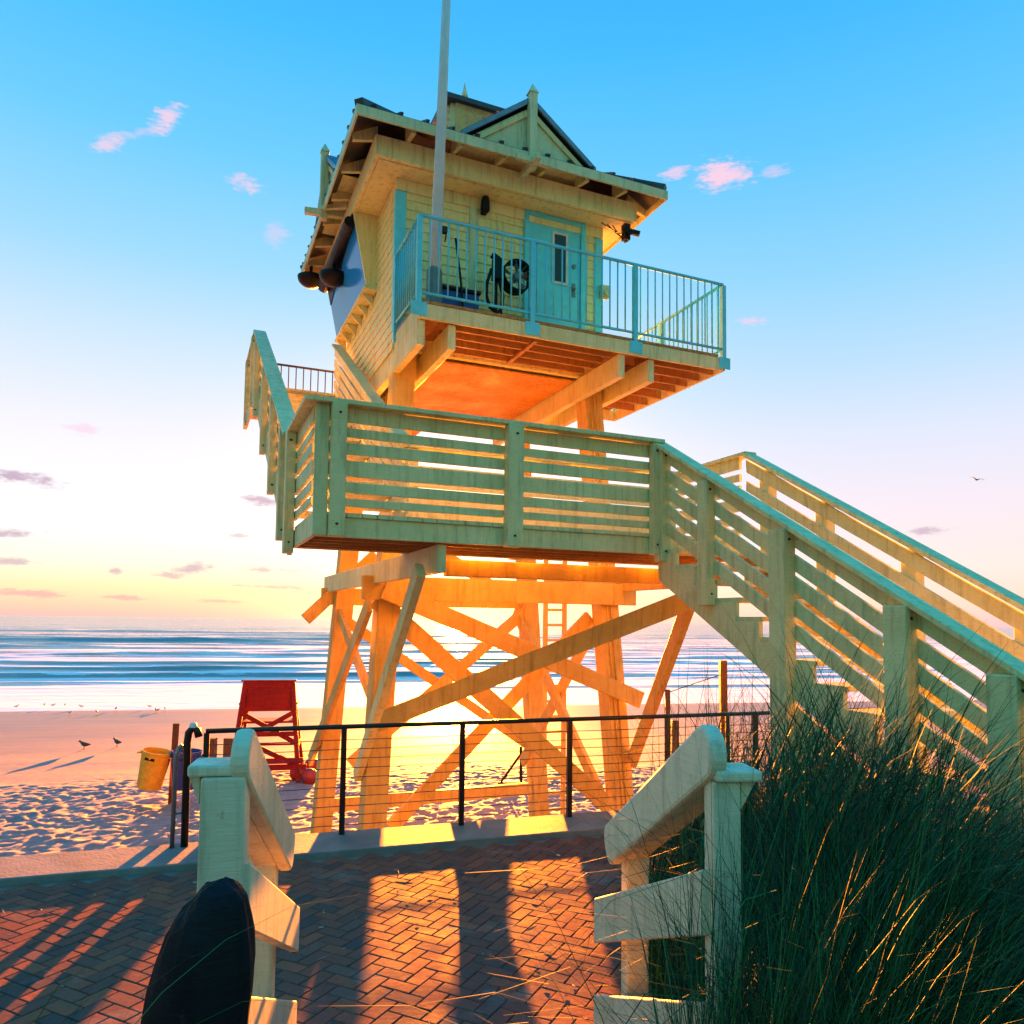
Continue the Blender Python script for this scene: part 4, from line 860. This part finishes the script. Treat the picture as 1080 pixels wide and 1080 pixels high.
for p in ((0.93, -0.62, 0.19), (0.66, -0.15, 0.19), (-0.93, -0.62, 0.19), (0.92, 0.78, 0.19), (-0.92, 0.78, 0.19)):
    if wh is None:
        m = MB(); m.lathe([(0.0, -0.17), (0.08, -0.165), (0.15, -0.12), (0.188, -0.05), (0.195, 0.0), (0.188, 0.05), (0.15, 0.12), (0.08, 0.165), (0.0, 0.17)], (0, 0, 0), 20); wh = o = m.build('wheel', M_wheel, RC, smooth=True)
    else: o = wh.copy(); COL.objects.link(o); o.parent = RC
    o.location = p; o.rotation_euler = (0, R(90), 0)

# small black beach rack seen through the stilts
rk = thing('folding_rack', 'small black folding rack on the sand seen between the tower stilts', 'rack', (0.12, 18.2, -1.82))
m = MB(); m.bar((0.16, 0, 0), (0.14, 0, 0.92), 0.07, 0.07, up=(0, 1, 0)); m.bar((0.13, 0, 0.72), (-0.32, 0, 0.08), 0.05, 0.06); m.bar((-0.40, 0, 0.05), (0.26, 0, 0.05), 0.06, 0.07); m.bar((0.14, 0, 0.5), (0.14, 0.55, 0.03), 0.05, 0.05); m.build('frame', M_black, rk, bev=0.008)
MB().box(-0.34, 0.24, -0.12, 0.32, 0.0, 0.06).build('base', M_blue, rk, bev=0.02)

# ------------------------------------------------------------------ handrails at the top of the boardwalk stairs
def handrail(name, label, side):
    # side -1 left, +1 right; axis heads a little left as it descends
    xn, xf = (-0.885, -1.085) if side < 0 else (0.665, 0.56)
    t = thing(name, label, 'handrail', (xf, 3.4, 0), 0.0)
    L_ = lambda x, y, z: (x - xf, y - 3.4, z)
    d = Vector((xf - xn, 1.0, 0)).normalized(); nrm = Vector((d.y, -d.x, 0))
    rz = math.atan2(-d.x, d.y)
    def pbox(x, y, z0, z1, w=0.138, ox=0.0):
        c = Vector((x, y, 0)); m = MB(); vs = []
        for z in (z0, z1):
            for a, b in ((-1, -1), (1, -1), (1, 1), (-1, 1)):
                v = c + nrm * (a * w / 2 + ox) + d * (b * w / 2); vs.append(L_(v.x, v.y, z))
        m.add(vs, [(3, 2, 1, 0), (4, 5, 6, 7), (0, 1, 5, 4), (1, 2, 6, 5), (2, 3, 7, 6), (3, 0, 4, 7)]); return m.build('post', M_rail, t, bev=0.008)
    pbox(xn, 2.40, -0.05, 1.575, 0.13 if side < 0 else 0.088); pbox(xf, 3.42, -0.05, 1.05, 0.12 if side < 0 else 0.10)
    # sloping top rail: a deep plank on edge with rounded ends
    inn = -side
    c0 = Vector((-0.835 if side < 0 else 0.632, 2.40, 1.635 if side < 0 else 1.665)); c1 = Vector((-0.985 if side < 0 else 0.468, 3.42, 1.04 if side < 0 else 1.085))
    sl3 = (c1 - c0).normalized(); rn = Vector((sl3.y, -sl3.x, 0)).normalized(); upn = rn.cross(sl3)
    if upn.z < 0: upn = -upn
    p = c0 - sl3 * 0.06; ln = (c1 - c0).length + 0.13; H = 0.086
    prof = []
    for k in range(11):
        a = math.pi / 2 + k / 10 * math.pi; prof.append((H * 0.9 + H * 0.9 * math.cos(a), H * math.sin(a)))
    for k in range(11):
        a = -math.pi / 2 + k / 10 * math.pi; prof.append((ln - H * 0.6 + H * 0.6 * math.cos(a), H * math.sin(a)))
    poly = [L_(*(p + sl3 * s_ + upn * h_ - rn * (inn * 0.028))) for s_, h_ in prof]
    MB().prism(poly, tuple(rn * (inn * 0.056))).build('top_rail', M_rail, t, bev=0.014)
    a = p + sl3 * 0.10 - upn * (H * 0.62) - rn * (inn * 0.075); b = p + sl3 * (ln - 0.12) - upn * (H * 0.62) - rn * (inn * 0.075)
    MB().bar(L_(*a), L_(*b), 0.09, 0.05).build('support_rail', M_rail, t, bev=0.006)
    c0.z = c1.z = 0
    # flat cap turned outwards over the near post
    m = MB(); c = Vector((xn, 2.40, 0)); vs = []
    for z in (1.577, 1.612):
        for a, b in ((-0.105 if side < 0 else -0.04, -0.062), (0.04 if side < 0 else 0.105, -0.062), (0.04 if side < 0 else 0.105, 0.085), (-0.105 if side < 0 else -0.04, 0.085)):
            v = c + nrm * a + d * b; vs.append(L_(v.x, v.y, z))
    m.add(vs, [(3, 2, 1, 0), (4, 5, 6, 7), (0, 1, 5, 4), (1, 2, 6, 5), (2, 3, 7, 6), (3, 0, 4, 7)]); m.build('post_cap', M_rail, t, bev=0.008)
    m = MB(); v0 = c + nrm * (side * (0.067 if side < 0 else 0.052)); v1 = c + nrm * (side * 0.10)
    m.prism([L_(v0.x, v0.y - 0.03, 1.49), L_(v0.x, v0.y - 0.03, 1.575), L_(v1.x, v1.y - 0.03, 1.575)], (0, 0.05, 0)); m.build('bracket', M_rail, t)
    for za, zb, nm in ((1.30, 0.73 if side < 0 else 0.79, 'mid_rail'), (0.90, 0.31 if side < 0 else 0.36, 'lower_rail')):
        a = c0 + nrm * (inn * 0.012); b = c1 + d * 0.16 + nrm * (inn * 0.035); m = MB()
        m.slat(L_(a.x, a.y, za), L_(b.x, b.y, zb), 0.042, 0.20, nrm); m.build(nm, M_rail, t, bev=0.006)
    return t
handrail('stair_handrail', 'weathered cream stair handrail on the left beside the black piling', -1)
handrail('stair_handrail', 'pale cream stair handrail on the right in front of the dark sea oats', 1)
# black piling with a worn, sloping dome
m = MB(); n = 40; prof = [(0.0, 1.375), (0.02, 1.374), (0.04, 1.37), (0.06, 1.36), (0.08, 1.345), (0.098, 1.32), (0.112, 1.28), (0.123, 1.23), (0.130, 1.17), (0.132, 1.1), (0.133, 1.0), (0.135, 0.4), (0.138, -0.1)]
m.lathe([(r_ * 0.97, z_) for r_, z_ in prof], (0, 0, 0), n)
m.v = [((x + (0.06 * max(0, (z - 1.0)) if True else 0)) * (1 + 0.09 * (vnoise(np.array([x * 30 + z * 9]), np.array([y * 30 + 40]), 2)[0] - 0.5) * 2), y * (1 + 0.02 * math.sin(9 * z)), z + 0.02 * (vnoise(np.array([x * 22]), np.array([y * 22]), 5)[0] - 0.5) - 4.0 * max(0.0, 0.06 - x) ** 2 * min(1, max(0, (z - 0.75) / 0.45)) + 0.02 * (vnoise(np.array([x * 60 + 7]), np.array([y * 60]), 8)[0] - 0.5)) for x, y, z in m.v]
pi_ = m.build('round_piling', M_black_wood, smooth=False); pi_.location = (-0.755, 1.90, 0.05); tag(pi_, 'black round-topped timber piling in front of the left handrail', 'piling')

# ------------------------------------------------------------------ gulls
def gull_standing(x, y, z, s, rz, m_, label, group=None, legs=True):
    """one continuous body: breast, neck, head, bill and tail"""
    prof = [(-0.21, 0.010, 0.155), (-0.15, 0.028, 0.150), (-0.07, 0.052, 0.145), (0.0, 0.066, 0.150), (0.06, 0.062, 0.165), (0.10, 0.042, 0.19), (0.125, 0.033, 0.215), (0.15, 0.036, 0.23), (0.175, 0.024, 0.23), (0.19, 0.009, 0.225), (0.235, 0.004, 0.218)]
    mm = MB(); n = 10
    for i, (px_, r, pz) in enumerate(prof):
        for k in range(n):
            a = 2 * math.pi * k / n; mm.v.append((px_ * s, r * math.cos(a) * s * 0.9, (pz + r * math.sin(a)) * s))
    for i in range(len(prof) - 1):
        for k in range(n): mm.f.append((i * n + k, i * n + (k + 1) % n, (i + 1) * n + (k + 1) % n, (i + 1) * n + k))
    mm.f.append(tuple(range(n))); mm.f.append(tuple(range((len(prof) - 1) * n, len(prof) * n)))
    if legs:
        for sy in (-0.02, 0.02): mm.tube([(0.01 * s, sy * s, 0.0), (0.0, sy * s, 0.10 * s)], 0.005 * s, 5); mm.bar(((-0.01) * s, sy * s, 0.003), (0.045 * s, sy * s, 0.003), 0.03 * s, 0.006 * s)
    o = mm.build('gull', m_, smooth=True); o.location = (x, y, z); o.rotation_euler.z = rz; tag(o, label, 'bird', group); return o
g1o = gull_standing(-12.45, 22.4, -1.825, 1.0, R(170), M_bird, 'dark gull standing on smooth sand, the left one of the two near gulls')
gull_standing(-11.75, 22.9, -1.825, 1.0, R(150), M_bird, 'dark gull standing on smooth sand, right one of the near two')
proto = None
for i, (px_, py_) in enumerate([(-21.1, 32.6), (-20.4, 33.4), (-19.9, 33.2), (-19.5, 33.4), (-18.5, 32.9), (-16.7, 32.3), (-15.7, 33.2), (-14.7, 32.5), (-14.75, 31.9), (-15.0, 32.3), (-17.7, 30.7), (-16.9, 31.2)]):
    lb = 'tiny shore gull standing at the edge of the wash left of the red chair'
    if proto is None: proto = o = gull_standing(px_, py_, -1.90, 0.62, R(160), M_birdw, lb, 'gulls at the water edge')
    else:
        o = proto.copy(); COL.objects.link(o); o.location = (px_, py_, -1.90)
    o.rotation_euler.z = rng.uniform(0, 6.28)
# flying gull: body with two bent wings in one mesh
mm = MB(); prof = [(-0.22, 0.01), (-0.14, 0.035), (0, 0.06), (0.12, 0.05), (0.17, 0.035), (0.21, 0.028), (0.25, 0.006)]
n = 8
for px_, r in prof:
    for k in range(n): a = 2 * math.pi * k / n; mm.v.append((px_, r * math.cos(a), r * math.sin(a)))
for i in range(len(prof) - 1):
    for k in range(n): mm.f.append((i * n + k, i * n + (k + 1) % n, (i + 1) * n + (k + 1) % n, (i + 1) * n + k))
for s in (-1, 1):
    w_ = [(0.10, 0.03, 0.02), (0.13, 0.32, 0.16), (0.02, 0.68, 0.10), (-0.06, 0.66, 0.095), (-0.02, 0.32, 0.145), (-0.08, 0.03, 0.015)]
    top_ = [(a, b * s, c + 0.012) for a, b, c in w_]; bt = [(a, b * s, c) for a, b, c in w_]; k0 = len(mm.v); mm.v += top_ + bt
    F_ = [(0, 1, 4, 5), (1, 2, 3, 4), (11, 10, 7, 6), (10, 9, 8, 7)] + [(i, (i + 1) % 6, 6 + (i + 1) % 6, 6 + i) for i in range(6)]; mm.f += [tuple(i + k0 for i in f) for f in F_]
fg = mm.build('flying_gull', M_bird, smooth=False); fg.location = (37.2, 60, 13.85); fg.rotation_euler = (R(8), R(-6), R(100)); tag(fg, 'gull flying with spread wings in the open sky right of the tower', 'bird')

# ------------------------------------------------------------------ leaf litter and shell scraps on the paving
mb = MB()
for k in range(150):
    x, y = rng.uniform(-5.0, 1.2), rng.uniform(3.4, 7.4)
    if (Vector((x, y, 0)) - FA).dot(FN) > -0.56: continue
    a = rng.uniform(0, 6.28); l = rng.uniform(0.008, 0.03) if rng.random() < 0.8 else rng.uniform(0.04, 0.11); w_ = l * rng.uniform(0.25, 0.6) if l < 0.035 else 0.004
    d1 = Vector((math.cos(a), math.sin(a), 0)) * l; d2 = Vector((-math.sin(a), math.cos(a), 0)) * w_; c = Vector((x, y, 0.0035)); h = Vector((0, 0, rng.uniform(0.0015, 0.004)))
    mb.add([c - d1, c - d2, c + d1, c + d2, c - d1 * 0.8 + h * 0.5, c - d2 * 0.7 + h, c + d1 * 0.8 + h * 0.6, c + d2 * 0.7 + h], [(3, 2, 1, 0), (4, 5, 6, 7), (0, 1, 5, 4), (1, 2, 6, 5), (2, 3, 7, 6), (3, 0, 4, 7)])
lt = mb.build('leaf_litter', plain('dry_litter', (0.34, 0.30, 0.24), 0.8, var=0.4, scale=3)); tag(lt, 'dry grass bits and pale scraps scattered over the brick paving', 'litter', kind='stuff')

# ------------------------------------------------------------------ sea oats
def blades(n, root, h0, h1, width, bend, name, bias=(0.0, 0.0), tone_hi=1.0):
    segs = 8
    x, y, z = root(n)
    az = rng.uniform(0, 2 * np.pi, n); L = rng.uniform(h0, h1, n); bd = rng.uniform(*bend, n); w = rng.uniform(*width, n)
    dx, dy = np.cos(az) + bias[0] + (np.clip(1.75 - x, 0, 1) * 1.0 if name in 'ab' else 0), np.sin(az) + bias[1]; nl = np.hypot(dx, dy) + 1e-6; dx, dy = dx / nl, dy / nl
    if name in 'abce': L = L * np.clip(1.15 - 1.9 * (x / y - 0.42), 0.5, 1.12)
    t0 = rng.uniform(0.0, 0.35, n)
    if name in 'abce':
        flip = (x / y < 0.42) & (dx < -0.1) & (rng.random(n) < 0.93); dx = np.where(flip, -dx, dx)
    P = np.zeros((n, segs + 1, 3)); P[:, 0] = np.stack([x, y, z], -1); ang = t0.copy()
    A = np.zeros((n, segs + 1)); A[:, 0] = ang
    for k in range(segs):
        ang = t0 + bd * ((k + 1) / segs) ** 2.2; st = L / segs
        P[:, k + 1, 0] = P[:, k, 0] + np.sin(ang) * dx * st; P[:, k + 1, 1] = P[:, k, 1] + np.sin(ang) * dy * st; P[:, k + 1, 2] = P[:, k, 2] + np.cos(ang) * st
    side = np.stack([-dy, dx, np.zeros(n)], -1); tw = rng.uniform(-0.9, 0.9, n)
    side = side * np.cos(tw)[:, None] + np.stack([dx, dy, np.zeros(n)], -1) * np.sin(tw)[:, None]
    wk = (1 - (np.arange(segs + 1) / segs) ** 1.6) * 0.92 + 0.08
    off = side[:, None, :] * (w[:, None] * wk[None])[:, :, None] / 2
    V = np.stack([P - off, P + off], 2).reshape(n, -1, 3)
    base = (np.arange(n) * (segs + 1) * 2)[:, None]; k = np.arange(segs)[None] * 2
    Q = np.stack([base + k, base + k + 1, base + k + 3, base + k + 2], -1).reshape(-1, 4)
    tn = np.repeat(np.clip(rng.beta(1.6, 2.2, n) * tone_hi, 0, 1), (segs + 1) * 2)
    hi = np.repeat(rng.random(n) < 0.008, (segs + 1) * 2); tn = np.where(hi, 0.97, tn)
    return V.reshape(-1, 3), Q, tn
def dune_h(x, y):
    e = np.clip((x - 0.62 - 0.12 * np.abs(y - 2.6)) / 1.1, 0, 1) * np.clip((5.5 - y) / 1.6, 0, 1)
    return -0.05 + e * (0.26 + 0.22 * fbm(x * 0.9, y * 0.9, 3, 4))
def root_main(n):
    x = 0.80 + 3.2 * rng.random(n) ** 1.25; y = rng.uniform(1.7, 4.8, n)
    bad = (x < 0.93 - 0.19 * (y - 2.4)) | (x > y * 0.78 + 0.5); 
    x = np.where(bad, rng.uniform(1.0, 2.2, n), x)
    return x, y, dune_h(x, y)
def root_front(n):
    y = rng.uniform(1.5, 2.15, n); x = 0.205 * y + 0.02 + rng.random(n) ** 0.8 * 0.60
    return x, y, dune_h(x, y)
def root_left(n):
    y = rng.uniform(1.9, 3.3, n); x = 0.93 - 0.19 * (y - 2.4) + rng.random(n) * 0.3
    return x, y, dune_h(x, y)
parts = [blades(9000, root_main, 0.95, 1.95, (0.005, 0.012), (0.5, 2.7), 'a', (-0.1, 0.0)),
         blades(12000, root_main, 0.45, 1.15, (0.006, 0.014), (0.5, 2.4), 'b'),
         blades(2200, root_left, 1.0, 1.75, (0.006, 0.011), (0.3, 1.8), 'c', (0.75, 0.0)), blades(3600, root_front, 1.05, 1.70, (0.003, 0.007), (0.2, 1.7), 'e', (0.7, 0.1))]
VV, QQ, TT = [], [], []; k = 0
for v, q3, tn in parts: VV.append(v); QQ.append(q3 + k); TT.append(tn); k += len(v)
go = np_mesh('sea_oats', np.concatenate(VV), np.concatenate(QQ), M_grass, {'tone': np.concatenate(TT)}); tag(go, 'dark green mass of arching sea oats on the dune at the right', 'grass', kind='stuff')
def root_l2(n): return rng.uniform(-1.25, -0.95, n), rng.uniform(1.45, 1.75, n), np.full(n, 0.62)
v, q3, tn = blades(22, root_l2, 0.7, 1.2, (0.003, 0.006), (1.0, 2.1), 'd', (1.6, 0.1), 1.0)
gl_ = np_mesh('grass_blades', v, q3, M_grass, {'tone': np.clip(tn + 0.45, 0, 0.93)}); tag(gl_, 'few loose pale grass blades arching across the black piling', 'grass', kind='stuff')

S.cycles.max_bounces = 8; S.cycles.diffuse_bounces = 5; S.cycles.glossy_bounces = 4; S.cycles.transparent_max_bounces = 8; S.cycles.sample_clamp_indirect = 6.0
